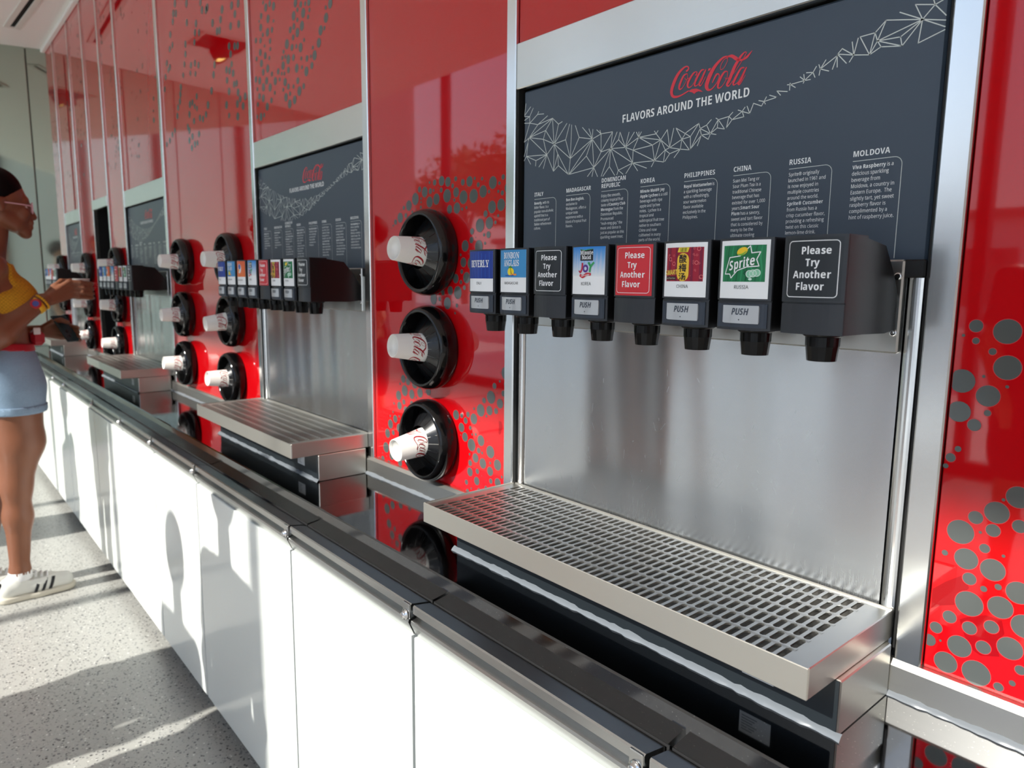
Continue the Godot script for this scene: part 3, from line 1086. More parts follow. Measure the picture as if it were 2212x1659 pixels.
			pr.line([Vector2(-0.002, 0.0562), Vector2(-0.001, 0.0606)], 0.0007, rgb(60, 90, 20), 5)
			pr.line([Vector2(0.003, 0.0562), Vector2(0.004, 0.0606)], 0.0007, rgb(60, 90, 20), 5)
			for g in [[0, 0.0425], [1, 0.0312], [2, 0.0202]]:
				for q: Array in GLYPHS[g[0]]:
					var p := []
					for i in range(0, q.size(), 2):
						p.append(Vector2(-0.0056 + q[i] * 0.00112, g[1] + q[i + 1] * 0.00102))
					pr.line(p, 0.00115, rgb(28, 20, 22), 6)
			text(pr, "SMART", "sans_bold", 0.0062, Vector2(-0.0185, 0.0275), rgb(246, 214, 80), 1, 0.72, 0.15, 6, 0.06)
			pr.poly(pr.round_rect(-0.0268, 0.0212, -0.0102, 0.0256, 0.0012), rgb(46, 16, 26), 5)
			text(pr, "Sour Plum Flavor", "sans", 0.0018, Vector2(-0.0185, 0.0225), rgb(230, 210, 180), 1, 0.85, 0.0, 6)
			rng.seed = 77
			for k in 22:
				var c := Vector2(rng.randf_range(0.0105, 0.0262) * (1 if k % 3 else -1), rng.randf_range(0.022 if k % 3 else 0.035, 0.060))
				var r := rng.randf_range(0.0005, 0.0014) if k > 4 else 0.0026
				pr.ring(c, r * 0.72, r, rgb(236, 120, 120), 5, 12)
			text(pr, "CHINA", "sans", 0.0042, Vector2(0, 0.0112), ink, 1, 1.05, 0.0, 3)
		"sprite":
			var x0 := -0.0275
			var x1 := 0.0275
			pr.rect(x0, 0.0195, x1, 0.0615, rgb(18, 122, 72), 2, 10)
			rng.seed = 5
			for k in 9:
				var x := x0 + 0.002 + k * 0.006
				pr.stroke([Vector2(x, 0.0196), Vector2(x + 0.0012, 0.034), Vector2(x - 0.0008, 0.048), Vector2(x + 0.001, 0.0614)], [0.0012, 0.002, 0.0022, 0.001], rgb(12, 98, 58) if k % 2 else rgb(40, 146, 92), 3)
			var sh := [Vector2(-0.0235, 0.0285), Vector2(-0.0175, 0.0475), Vector2(-0.003, 0.0492), Vector2(0.0095, 0.0605), Vector2(0.0115, 0.0525), Vector2(0.0215, 0.0535), Vector2(0.0175, 0.045), Vector2(0.0205, 0.0375), Vector2(0.006, 0.0365), Vector2(-0.006, 0.0325), Vector2(-0.0145, 0.0238), Vector2(-0.0165, 0.0285), Vector2(-0.0235, 0.0285)]
			pr.poly(PackedVector2Array(sh.slice(0, 12)), rgb(14, 112, 62), 4)
			pr.line(sh, 0.0011, white, 5)
			pr.disc(Vector2(-0.0005, 0.0545), 0.0072, 0.0044, rgb(248, 208, 40), 6, 20, 0.35)
			pr.stroke([Vector2(-0.0062, 0.0515), Vector2(-0.001, 0.0506), Vector2(0.0052, 0.0545)], [0.0006, 0.0024, 0.0006], rgb(120, 184, 60), 7)
			text(pr, "Sprite", "sans_bold", 0.0108, Vector2(-0.0172, 0.0322), white, 0, 0.80, 0.22, 8, 0.20)
			for k in 3:
				pr.disc(Vector2(0.0098 + k * 0.0042, 0.0285 + k * 0.0006), 0.0046, 0.0044, rgb(150, 214, 178), 5 - k)
				pr.ring(Vector2(0.0098 + k * 0.0042, 0.0285 + k * 0.0006), 0.0036, 0.0044, rgb(220, 240, 228), 6 - k)
			pr.disc(Vector2(0.011, 0.0225), 0.0022, 0.0014, rgb(214, 238, 226), 6)
			for k in 10:
				pr.disc(Vector2(0.002 + rng.randf() * 0.004, 0.021 + rng.randf() * 0.012), 0.0007, 0.0007, rgb(10, 64, 44), 5, 8)
			text(pr, "RUSSIA", "sans", 0.0042, Vector2(0, 0.0112), ink, 1, 1.05, 0.0, 3)

const GLYPHS := [
	[[0.3, 9, 4.8, 9], [0.7, 7, 4.4, 7, 4.4, 0.6, 0.7, 0.6, 0.7, 7], [1.9, 9, 1.8, 4.6], [3.1, 9, 3.2, 4.8, 4.2, 4.8], [0.8, 2.6, 4.3, 2.6], [7, 9.6, 5.8, 7.4, 9, 7.8], [8.2, 8.8, 9.4, 7.2], [6.6, 6.8, 5.6, 5], [8.2, 6.8, 9.4, 5.4], [7.2, 5.4, 5.4, 2.6], [6.6, 4.2, 8.8, 4.2, 7.6, 1.8, 5.2, 0.2], [6.4, 3, 9.6, 0.2]],
	[[0.3, 6.8, 4, 6.8], [2.2, 9.6, 2.2, 0.3], [2.2, 6.6, 0.3, 3.4], [2.2, 6.2, 3.8, 4.4], [5.4, 9.6, 4.4, 7.6], [5, 8.4, 9.6, 8.4], [5.6, 6.9, 5, 1.6, 8.8, 1.6], [5.6, 6.9, 9, 6.9, 8.6, 0.6, 7.8, 0.9], [4.3, 4.2, 9.8, 4.2], [7, 6.2, 7.3, 5.1], [6.8, 3.5, 7.1, 2.4]],
	[[1, 9, 2.3, 8], [0.6, 6.5, 1.9, 5.6], [0.6, 1, 2.5, 4], [3.6, 8.6, 7.6, 8.6, 4.2, 5.6, 8.8, 5.6, 8.4, 1.4, 7.2, 1.8], [5.8, 5.4, 3.4, 2.2], [7.2, 5.4, 4.6, 1]]]

const COLUMNS := [
	["ITALY", ["*Beverly,* with its", "bitter flavor, is a", "popular non-alcoholic", "apéritif that is a", "traditional part of", "Italian refreshment", "culture."]],
	["MADAGASCAR", ["*Bon Bon Anglais,*", "exclusive to", "Madagascar, offers a", "unique taste", "experience with a", "blend of tropical fruit", "flavors."]],
	["DOMINICAN|REPUBLIC", ["Enjoy the smooth,", "creamy tropical fruit", "taste of *Country Club*", "*Merengue* from the", "Dominican Republic.", "Pronounced", "\"muh-reng-gay,\" the", "music and dance is", "just as popular as this", "sparkling sweet treat."]],
	["KOREA", ["*Minute Maid® Joy*", "*Apple Lychee* is a still", "beverage with ripe", "apple and lychee", "notes.  Lychee is a", "tropical and", "subtropical fruit tree", "native to southern", "China and now", "cultivated in many", "parts of the world."]],
	["PHILIPPINES", ["*Royal Wattamelon* is", "a sparkling beverage", "with a refreshingly,", "sour watermelon", "flavor available", "exclusively in the", "Philippines."]],
	["CHINA", ["Suan Mei Tang or", "Sour Plum Tea is a", "traditional Chinese", "beverage that has", "existed for over 1,000", "years. *Smart Sour*", "*Plum* has a savory,", "sweet and tart flavor", "that is considered by", "many to be the", "ultimate cooling"]],
	["RUSSIA", ["Sprite® originally", "launched in 1961 and", "is now enjoyed in", "multiple countries", "around the world.", "*Sprite® Cucumber*", "from Russia has a", "crisp cucumber flavor,", "providing a refreshing", "twist on this classic", "lemon-lime drink."]],
	["MOLDOVA", ["*Viva Raspberry* is a", "delicious sparkling", "beverage from", "Moldova, a country in", "Eastern Europe.  The", "slightly tart, yet sweet", "raspberry flavor is", "complimented by a", "hint of raspberry juice."]]]

# 2D on the board: x = -s, y = height
func menu_print(o: Vector3) -> ArrayMesh:
	var pr := Print.new()
	var white := rgb(250, 252, 250)
	var pale := rgb(216, 222, 216)
	for q: Array in WEB:
		var p := []
		for i in range(0, q.size(), 2):
			p.append(Vector2(-clampf(q[i] * 1e-4, 0.3265, 1.031), minf(q[i + 1] * 1e-4, 1.704)))
		pr.line(p, 0.0011, pale, 1)
	logo(pr, Vector2(-0.700, 1.625), 1.0, rgb(230, 50, 66))
	text(pr, "FLAVORS AROUND THE WORLD", "sans_bold", 0.0122, Vector2(-0.679, 1.6135), white, 1, 0.92)
	var wid := text(Print.new(), "FLAVORS AROUND THE WORLD", "sans_bold", 0.0122, Vector2.ZERO, white, 0, 0.92)
	if wid > 0.217:
		pass
	for i in 8:
		var x := -(1.0003 - PITCH * i)
		var head: String = COLUMNS[i][0]
		var hl := head.split("|")
		for k in hl.size():
			text(pr, hl[k], "sans_bold", 0.0068, Vector2(x, 1.515 + 0.0092 * (hl.size() - 1 - k)), white, 0, 0.94)
		var fr := [Vector2(x, 1.5098), Vector2(x + 0.0485, 1.5098)]
		for k in 7:
			fr.append(Vector2(x + 0.0485, 1.5008) + Vector2.from_angle(PI / 2 * (1.0 - k / 6.0)) * 0.009)
		fr.append(Vector2(x + 0.0575, 1.392))
		pr.line(fr, 0.00075, pale, 1)
		var lines: Array = COLUMNS[i][1]
		for k in lines.size():
			var y := 1.5003 - 0.00752 * k
			if y < 1.398:
				continue
			var cx := x
			var bold := false
			for seg: String in (lines[k] as String).split("*"):
				if seg.strip_edges() != "":
					if seg.begins_with(" "):
						cx += 0.0013
					cx += text(pr, seg.strip_edges(), "sans_bold" if bold else "sans", 0.0046, Vector2(cx, y), white, 0, 0.86) + 0.0004
				bold = not bold
	return pr.mesh(func(q: Vector2, l: float) -> Vector3: return P(-q.x, 0.905 - 0.0002 * l, q.y) - o)

# ------------------------------------------------------------------ drip tray with punched slots
func make_tray() -> Node3D:
	var root := Node3D.new()
	root.name = numbered("drip_tray")
	add_child(root)
	var c := P(MC + 0.0035, WALL, COUNTER)
	var s0 := 0.3215
	var s1 := 1.0445
	var n0 := 0.684
	var n1 := 0.9005
	var h0 := 0.9272
	var h1 := 0.9635
	var st := new_st()
	box(st, P(s0, n0, h0) - c, P(s1, n0 + 0.0022, h1) - c, 0.0009)
	box(st, P(s0, n0 + 0.002, h0) - c, P(s0 + 0.0022, n1, h1) - c, 0.0009)
	box(st, P(s1 - 0.0022, n0 + 0.002, h0) - c, P(s1, n1, h1) - c, 0.0009)
	box(st, P(s0 + 0.002, n1 - 0.002, h0) - c, P(s1 - 0.002, n1, h1) - c, 0.0009)
	part("pan", done(st), M.tray, root)
	st = new_st()
	box(st, P(s0 + 0.001, n0 + 0.001, h0) - c, P(s1 - 0.001, n1 - 0.001, h0 + 0.002) - c)
	part("pan_floor", done(st), M.pan_floor, root)
	st = new_st()
	var rows := 7
	var cols := 53
	var a0 := s0 + 0.030
	var a1 := s1 - 0.022
	var b0 := n0 + 0.0030
	var b1 := n1 - 0.006
	var top := h1 - 0.0028
	var flat := func(sa: float, sb: float, na: float, nb: float) -> void:
		quad(st, P(sa, na, top) - c, P(sb, na, top) - c, P(sb, nb, top) - c, P(sa, nb, top) - c)
	flat.call(s0 + 0.002, a0, n0 + 0.002, n1 - 0.002)
	flat.call(a1, s1 - 0.002, n0 + 0.002, n1 - 0.002)
	flat.call(a0, a1, n0 + 0.002, b0)
	flat.call(a0, a1, b1, n1 - 0.002)
	var ds := (a1 - a0) / cols
	var dn := (b1 - b0) / rows
	var hw := ds * 0.315
	var hl := dn * 0.425
	var ch := hw * 0.6
	for i in cols:
		for j in rows:
			var cs := a0 + ds * (i + 0.5)
			var cn := b0 + dn * (j + 0.5)
			var oct := [Vector2(hw, hl - ch), Vector2(hw - ch, hl), Vector2(-hw + ch, hl), Vector2(-hw, hl - ch), Vector2(-hw, -hl + ch), Vector2(-hw + ch, -hl), Vector2(hw - ch, -hl), Vector2(hw, -hl + ch)]
			var rim := [Vector2(ds / 2, hl - ch), Vector2(hw - ch, dn / 2), Vector2(-hw + ch, dn / 2), Vector2(-ds / 2, hl - ch), Vector2(-ds / 2, -hl + ch), Vector2(-hw + ch, -dn / 2), Vector2(hw - ch, -dn / 2), Vector2(ds / 2, -hl + ch)]
			for k in 8:
				var k2 := (k + 1) % 8
				var pa := P(cs + oct[k].x, cn + oct[k].y, top) - c
				var pb := P(cs + oct[k2].x, cn + oct[k2].y, top) - c
				var qa := P(cs + rim[k].x, cn + rim[k].y, top + (0.0004 if absf(rim[k].y) > dn * 0.49 else 0.0)) - c
				var qb := P(cs + rim[k2].x, cn + rim[k2].y, top + (0.0004 if absf(rim[k2].y) > dn * 0.49 else 0.0)) - c
				quad(st, pa, pb, qb, qa)
				if k % 2 == 0:
					tri(st, qa, P(cs + signf(rim[k].x + rim[k2].x) * ds / 2, cn + signf(rim[k].y + rim[k2].y) * dn / 2, top + 0.0004) - c, qb)
				var dz := Vector3(0, -0.0022, 0)
				quad(st, pa, pb, pb + dz, pa + dz)
	var g := part("slotted_grille", done(st, false), M.tray, root)
	g.set_meta("label", "punched steel grille")
	var o := P(MC, WALL, COUNTER) + P(0.0035, 0, 0)
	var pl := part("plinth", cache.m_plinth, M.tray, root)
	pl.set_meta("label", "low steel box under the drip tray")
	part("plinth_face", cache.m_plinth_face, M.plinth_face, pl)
	part("sealant_bead", cache.m_bead, M.sealant, pl)
	# small sticker with grey lines on the plinth front
	var sp := Print.new()
	sp.rect(0, 0, 0.042, 0.028, rgb(226, 228, 228), 1)
	for k in 6:
		sp.rect(0.003, 0.004 + k * 0.0036, 0.024 - 0.003 * (k % 3), 0.0052 + k * 0.0036, rgb(120, 124, 128), 2)
	part("sticker", sp.mesh(func(q: Vector2, l: float) -> Vector3: return P(0.435 - q.x, 0.75 - 0.0002 * l, 0.885 + q.y) - o), M.print, pl)
	return root

# ------------------------------------------------------------------ cup holders and cups
const HOLD_R := 0.0
func build_cups() -> void:
	var st := new_st()
	var ax := Vector3(-1, 0, 0)
	lathe(st, PackedVector2Array([Vector2(0.088, 0), Vector2(0.0915, 0.006), Vector2(0.0935, 0.016), Vector2(0.0930, 0.028), Vector2(0.0895, 0.039), Vector2(0.0855, 0.0445), Vector2(0.0825, 0.0465), Vector2(0.0795, 0.0455), Vector2(0.0770, 0.0415), Vector2(0.0755, 0.030), Vector2(0.0735, 0.0)]), Vector3.ZERO, ax, 56)
	var ring := done(st)
	st = new_st()
	lathe(st, PackedVector2Array([Vector2(0.0, 0.0), Vector2(0.074, 0.0), Vector2(0.074, 0.003)]), Vector3.ZERO, ax, 40)
	var backing := done(st)
	st = new_st()
	for k in 16:
		var a0 := TAU * (k + 0.03) / 16
		var a1 := TAU * (k + 0.97) / 16
		for e in 4:
			var b0 := lerpf(a0, a1, e / 4.0)
			var b1 := lerpf(a0, a1, (e + 1) / 4.0)
			var pr := [[0.0755, 0.010], [0.063, 0.019], [0.049, 0.031], [0.0355, 0.0435]]
			for i in 3:
				quad(st, Vector3(-pr[i][1], pr[i][0] * cos(b0), pr[i][0] * sin(b0)), Vector3(-pr[i][1], pr[i][0] * cos(b1), pr[i][0] * sin(b1)), Vector3(-pr[i + 1][1], pr[i + 1][0] * cos(b1), pr[i + 1][0] * sin(b1)), Vector3(-pr[i + 1][1], pr[i + 1][0] * cos(b0), pr[i + 1][0] * sin(b0)), true)
	var membrane := done(st, false)
	# paper cup: outer end (its base) at the origin, mouth towards the wall
	st = new_st()
	var L := 0.098
	lathe(st, PackedVector2Array([Vector2(0.0, 0.0065), Vector2(0.0228, 0.0065), Vector2(0.0234, 0.0005), Vector2(0.0243, 0.0), Vector2(0.0252, 0.0008), Vector2(0.0335, L - 0.002), Vector2(0.0348, L - 0.001), Vector2(0.0348, L + 0.001), Vector2(0.0330, L), Vector2(0.0246, 0.0085), Vector2(0.0, 0.0085)]), Vector3.ZERO, Vector3(1, 0, 0), 40)
	var cup_mesh := done(st)
	var pr := Print.new()
	logo(pr, Vector2.ZERO, 0.70, rgb(186, 22, 42), 1)
	logo(pr, Vector2(0.0958, 0), 0.70, rgb(186, 22, 42), 1)
	var cup_logo := pr.mesh(func(q: Vector2, _l: float) -> Vector3:
		var t := 0.031 + q.y
		var r := 0.0252 + 0.0083 * t / L + 0.00022
		var a := q.x / 0.0305
		return Vector3(t, r * cos(a), r * sin(a)))
	var where := [
		[1.320, 1.42, "top cup of the nearest column"], [1.320, 1.212, "middle cup of the nearest column"], [1.322, 1.002, "bottom cup of the nearest column"],
		[2.565, 1.425, "top, nearer column left of the second dispenser"], [2.570, 1.212, "middle, nearer column left of the second dispenser"], [2.585, 1.005, "bottom, nearer column left of the second dispenser"],
		[3.105, 1.425, "top cup of the column beside the third dispenser"], [3.125, 1.212, "middle cup of the column beside the third dispenser"], [3.130, 1.008, "bottom cup of the column beside the third dispenser"],
		[4.262, 1.425, "top cup of the column next to the black niche"], [4.285, 1.212, "middle cup of the column next to the black niche"], [4.31, 1.008, "bottom cup of the column next to the black niche"],
		[5.04, 1.415, "top cup just beyond the woman's raised hand"], [5.06, 1.205, "middle cup beyond the woman's hand"], [5.08, 1.005, "bottom cup beyond the woman's phone"],
		[5.95, 1.42, "farthest top cup, against the end wall"], [5.95, 1.212, "farthest middle cup, against the end wall"], [5.95, 1.005, "farthest bottom cup, against the end wall"]]
	var spins := [115.0, 135.0, 215.0, 215.0, 140.0, 205.0, 130.0, 200.0, 150.0, 120.0, 160.0, 190.0, 140.0, 180.0, 120.0, 150.0, 170.0, 200.0]
	for i in where.size():
		var w: Array = where[i]
		var at := P(w[0], WALL, w[1])
		var hd := thing("cup_holder", "round black cup holder, " + w[2].replace(" cup", ""), "cup holder", at, "round cup holders on the red wall")
		part("ring", ring, M.black, hd)
		part("backing", backing, M.black_matte, hd)
		part("membrane", membrane, M.membrane, hd)
		var cp := thing("paper_cup", "white paper cup, " + w[2].replace(" cup", ""), "cup", at + Vector3(-0.108, 0, 0), "paper cups in the wall holders")
		part("cup_body", cup_mesh, M.cup, cp)
		var lg := part("cup_logo", cup_logo, M.cup_print, cp)
		lg.rotation_degrees.x = spins[i]
		# cups sag or lean a little in their holders
		rng.seed = 900 + i
		var lean := Vector3(0, rng.randf_range(-4.0, 4.0), [-4.0, -5.0, 7.0, 0.0, 6.0, -3.0][i] if i < 6 else rng.randf_range(-4.0, 4.0))
		cp.rotation_degrees = lean
		cp.position = at + Vector3(-0.014, 0, 0) - cp.basis * Vector3(0.094, 0, 0)

# ------------------------------------------------------------------ ceiling fittings
func build_ceiling_things() -> void:
	var v := thing("air_diffuser", "long white ceiling air diffuser with a black slot", "air vent", Vector3(0.71, CEIL, -4.95))
	var st := new_st()
	box(st, Vector3(-0.045, -0.006, 0.75), Vector3(-0.012, 0.0, -0.75), 0.002)
	box(st, Vector3(0.012, -0.006, 0.75), Vector3(0.045, 0.0, -0.75), 0.002)
	box(st, Vector3(-0.012, -0.006, 0.75), Vector3(0.012, 0.0, 0.72), 0.002)
	box(st, Vector3(-0.012, -0.006, -0.72), Vector3(0.012, 0.0, -0.75), 0.002)
	part("diffuser_frame", done(st), M.slot_frame, v)
	st = new_st()
	box(st, Vector3(-0.012, -0.0015, 0.72), Vector3(0.012, -0.0005, -0.72))
	part("slot", done(st), M.dark_void, v)
	v.rotation_degrees.y = 3.0
	var k := 0
	for at: Vector3 in [Vector3(0.03, CEIL, -5.1), Vector3(0.03, CEIL, 0.9)]:
		var g := thing("gimbal_light", ["square recessed ceiling light with two tilted spots, mirrored in the red panels", "square recessed ceiling light behind the viewer"][k], "ceiling light", at, "recessed ceiling lights")
		k += 1
		st = new_st()
		for e: Array in [[-0.17, -0.15, -0.17, 0.17], [0.15, 0.17, -0.17, 0.17], [-0.15, 0.15, -0.17, -0.15], [-0.15, 0.15, 0.15, 0.17]]:
			box(st, Vector3(e[0], -0.012, e[2]), Vector3(e[1], 0.0, e[3]), 0.002)
		part("light_frame", done(st), M.slot_frame, g)
		st = new_st()
		box(st, Vector3(-0.15, -0.002, -0.15), Vector3(0.15, -0.0008, 0.15))
		part("recess", done(st), M.black_matte, g)
		for e: Array in [[-0.07, 35.0], [0.07, -35.0]]:
			var ax := Vector3(-0.45, -1, 0.35 * signf(e[1])).normalized()
			var c := Vector3(0.02, -0.02, e[0])
			st = new_st()
			lathe(st, PackedVector2Array([Vector2(0, 0), Vector2(0.045, 0), Vector2(0.05, 0.01), Vector2(0.05, 0.085), Vector2(0.044, 0.085), Vector2(0.040, 0.074)]), c, ax, 24)
			var can := part("spot_can", done(st), M.black_matte, g)
			st = new_st()
			lathe(st, PackedVector2Array([Vector2(0, 0.076), Vector2(0.039, 0.076), Vector2(0.039, 0.072)]), c, ax, 24)
			part("lamp_face", done(st), M.lamp_face, can)
			var sp := SpotLight3D.new()
			sp.name = "spot_light"
			sp.light_color = Color(1.0, 0.85, 0.6)
			sp.light_energy = 1.2
			sp.spot_range = 12.0
			sp.spot_angle = 28.0
			sp.spot_attenuation = 2.0
			sp.light_size = 0.07
			sp.shadow_enabled = true
			g.add_child(sp, true)
			sp.position = c + ax * 0.095
			sp.basis = Basis.looking_at(ax, Vector3.RIGHT)

# ------------------------------------------------------------------ bodies as smooth fields
# bone: [from, to, radius_from, radius_to]
func sdf_arrays(bones: Array, cell: float, k: float, cut = null, grow := 0.0) -> Array:
	var lo := Vector3.ONE * 1e3
	var hi := -lo
	for b: Array in bones:
		var r: float = maxf(b[2], b[3]) + grow + cell * 2.5
		lo = lo.min(b[0] - Vector3.ONE * r).min(b[1] - Vector3.ONE * r)
		hi = hi.max(b[0] + Vector3.ONE * r).max(b[1] + Vector3.ONE * r)
	var nx := int((hi.x - lo.x) / cell) + 2
	var ny := int((hi.y - lo.y) / cell) + 2
	var nz := int((hi.z - lo.z) / cell) + 2
	var f := PackedFloat32Array()
	f.resize(nx * ny * nz)
	f.fill(9.0)
	for b: Array in bones:
		var p: Vector3 = b[0]
		var d: Vector3 = b[1] - p
		var dd := maxf(d.length_squared(), 1e-9)
		var r0: float = b[2] + grow
		var r1: float = b[3] + grow
		var m: float = maxf(r0, r1) + k + cell * 2
		var a := (p.min(b[1]) - Vector3.ONE * m - lo) / cell
		var c := (p.max(b[1]) + Vector3.ONE * m - lo) / cell
		for z in range(maxi(0, int(a.z)), mini(nz, int(c.z) + 2)):
			for y in range(maxi(0, int(a.y)), mini(ny, int(c.y) + 2)):
				var row := (z * ny + y) * nx
				for x in range(maxi(0, int(a.x)), mini(nx, int(c.x) + 2)):
					var q := lo + Vector3(x, y, z) * cell - p
					var t := clampf(q.dot(d) / dd, 0.0, 1.0)
					var e := (q - d * t).length() - lerpf(r0, r1, t)
					var o := f[row + x]
					var h := maxf(k - absf(o - e), 0.0) / k
					f[row + x] = minf(o, e) - h * h * k * 0.25
	if cut != null:
		for z in nz:
			for y in ny:
				var row := (z * ny + y) * nx
				for x in nx:
					if f[row + x] < cell * 3:
						f[row + x] = maxf(f[row + x], cut.call(lo + Vector3(x, y, z) * cell))
	var verts := PackedVector3Array()
	var norms := PackedVector3Array()
	var idx := PackedInt32Array()
	var at := {}
	var sx := 1
	var sy := nx
	var sz := nx * ny
	for z in nz - 1:
		for y in ny - 1:
			var row := (z * ny + y) * nx
			for x in nx - 1:
				var i := row + x
				var c0 := f[i]
				if c0 > 3.0:
					continue
				var neg := 0
				var v := [c0, f[i + sx], f[i + sy], f[i + sx + sy], f[i + sz], f[i + sx + sz], f[i + sy + sz], f[i + sx + sy + sz]]
				for e in 8:
					if v[e] < 0.0:
						neg += 1
				if neg == 0 or neg == 8:
					continue
				var sum := Vector3.ZERO
				var cnt := 0
				for e: Array in [[0, 1], [2, 3], [4, 5], [6, 7], [0, 2], [1, 3], [4, 6], [5, 7], [0, 4], [1, 5], [2, 6], [3, 7]]:
					var va: float = v[e[0]]
					var vb: float = v[e[1]]
					if (va < 0.0) != (vb < 0.0):
						var t := va / (va - vb)
						var pa := Vector3(e[0] & 1, (e[0] >> 1) & 1, e[0] >> 2)
						var pb := Vector3(e[1] & 1, (e[1] >> 1) & 1, e[1] >> 2)
						sum += pa.lerp(pb, t)
						cnt += 1
				at[i] = verts.size()
				verts.append(lo + (Vector3(x, y, z) + sum / cnt) * cell)
				norms.append(Vector3(v[1] + v[3] + v[5] + v[7] - v[0] - v[2] - v[4] - v[6], v[2] + v[3] + v[6] + v[7] - v[0] - v[1] - v[4] - v[5], v[4] + v[5] + v[6] + v[7] - v[0] - v[1] - v[2] - v[3]).normalized())
	for i: int in at:
		var c0 := f[i]
		for ax: Array in [[sx, sy, sz], [sy, sz, sx], [sz, sx, sy]]:
			var c1 := f[i + ax[0]]
			if (c0 < 0.0) == (c1 < 0.0):
				continue
			var i1: int = i - ax[1]
			var i2: int = i - ax[2]
			var i3: int = i - ax[1] - ax[2]
			if not (at.has(i1) and at.has(i2) and at.has(i3)):
				continue
			if c0 < 0.0:
				idx.append_array([at[i], at[i2], at[i3], at[i], at[i3], at[i1]])
			else:
				idx.append_array([at[i], at[i1], at[i3], at[i], at[i3], at[i2]])
	return [verts, norms, idx]

func joined(list: Array) -> ArrayMesh:
	var v := PackedVector3Array()
	var n := PackedVector3Array()
	var ix := PackedInt32Array()
	for a: Array in list:
		var o := v.size()
		v.append_array(a[0])
		n.append_array(a[1])
		for i in a[2]:
			ix.append(i + o)
	var arr := []
	arr.resize(Mesh.ARRAY_MAX)
	arr[Mesh.ARRAY_VERTEX] = v
	arr[Mesh.ARRAY_NORMAL] = n
	arr[Mesh.ARRAY_INDEX] = ix
	var m := ArrayMesh.new()
	m.add_surface_from_arrays(Mesh.PRIMITIVE_TRIANGLES, arr)
	return m

func V(x: float, y: float, z: float) -> Vector3:
	return Vector3(x, y, z)

# body coordinates: the figure faces +x, its right side is +z, origin on the floor
func trunk_bones(dx := 0.0) -> Array:
	var b := []
	for s in [-1.0, 1.0]:
		b.append([V(0.03, 0.93, s * 0.07), V(0.02, 0.99, s * 0.085), 0.105, 0.10])
		b.append([V(0.02, 0.99, s * 0.075), V(0.015, 1.10, s * 0.055), 0.098, 0.085])
		b.append([V(0.015, 1.10, s * 0.055), V(0.02, 1.27, s * 0.075), 0.085, 0.092])
		b.append([V(0.02, 1.27, s * 0.075), V(0.005, 1.37, s * 0.085), 0.09, 0.066])
		b.append([V(0.075, 1.285, s * 0.072), V(0.085, 1.272, s * 0.075), 0.062, 0.062])
		b.append([V(0.0, 1.375, s * 0.06), V(0.0, 1.395, s * 0.155), 0.062, 0.050])
	b.append([V(0.0, 1.40, 0), V(0.03, 1.545, 0), 0.056, 0.050])
	return b

func leg_bones(hip: Vector3, mid: Vector3, knee: Vector3, calf: Vector3, ankle: Vector3) -> Array:
	return [[hip, mid, 0.100, 0.083], [mid, knee, 0.083, 0.053], [knee, calf, 0.053, 0.0505], [calf, ankle, 0.0505, 0.034], [ankle, ankle + V(0.0, -0.05, 0), 0.034, 0.036]]

func head_bones() -> Array:
	var b := [[V(0.055, 1.682, 0), V(0.022, 1.688, 0), 0.090, 0.092], [V(0.10, 1.655, 0), V(0.105, 1.60, 0), 0.058, 0.052], [V(0.10, 1.585, 0.022), V(0.125, 1.552, 0.012), 0.036, 0.026], [V(0.10, 1.585, -0.022), V(0.125, 1.552, -0.012), 0.036, 0.026],
		[V(0.06, 1.60, 0.035), V(0.10, 1.57, 0.028), 0.04, 0.03], [V(0.06, 1.60, -0.035), V(0.10, 1.57, -0.028), 0.04, 0.03],
		[V(0.152, 1.652, 0), V(0.169, 1.604, 0), 0.009, 0.0125], [V(0.152, 1.600, 0.011), V(0.152, 1.600, -0.011), 0.009, 0.009],
		[V(0.157, 1.580, 0.015), V(0.157, 1.580, -0.015), 0.0105, 0.0105], [V(0.154, 1.560, 0.013), V(0.154, 1.560, -0.013), 0.0105, 0.0105], [V(0.136, 1.536, 0.008), V(0.136, 1.536, -0.008), 0.022, 0.022],
		[V(0.138, 1.668, 0.032), V(0.138, 1.668, -0.032), 0.016, 0.016], [V(0.135, 1.618, 0.034), V(0.128, 1.606, 0.038), 0.02, 0.02], [V(0.135, 1.618, -0.034), V(0.128, 1.606, -0.038), 0.02, 0.02],
		[V(0.0, 1.45, 0), V(0.035, 1.60, 0), 0.052, 0.052]]
	for s in [-1.0, 1.0]:
		b.append([V(0.045, 1.655, s * 0.092), V(0.052, 1.628, s * 0.09), 0.017, 0.011])
		b.append([V(0.058, 1.660, s * 0.088), V(0.058, 1.63, s * 0.088), 0.008, 0.008])
	return b

# hand: wrist, knuckle line and finger chains given directly
func finger(a: Vector3, b: Vector3, c: Vector3, d: Vector3, r: float) -> Array:
	return [[a, b, r, r * 0.94], [b, c, r * 0.94, r * 0.86], [c, d, r * 0.86, r * 0.74]]

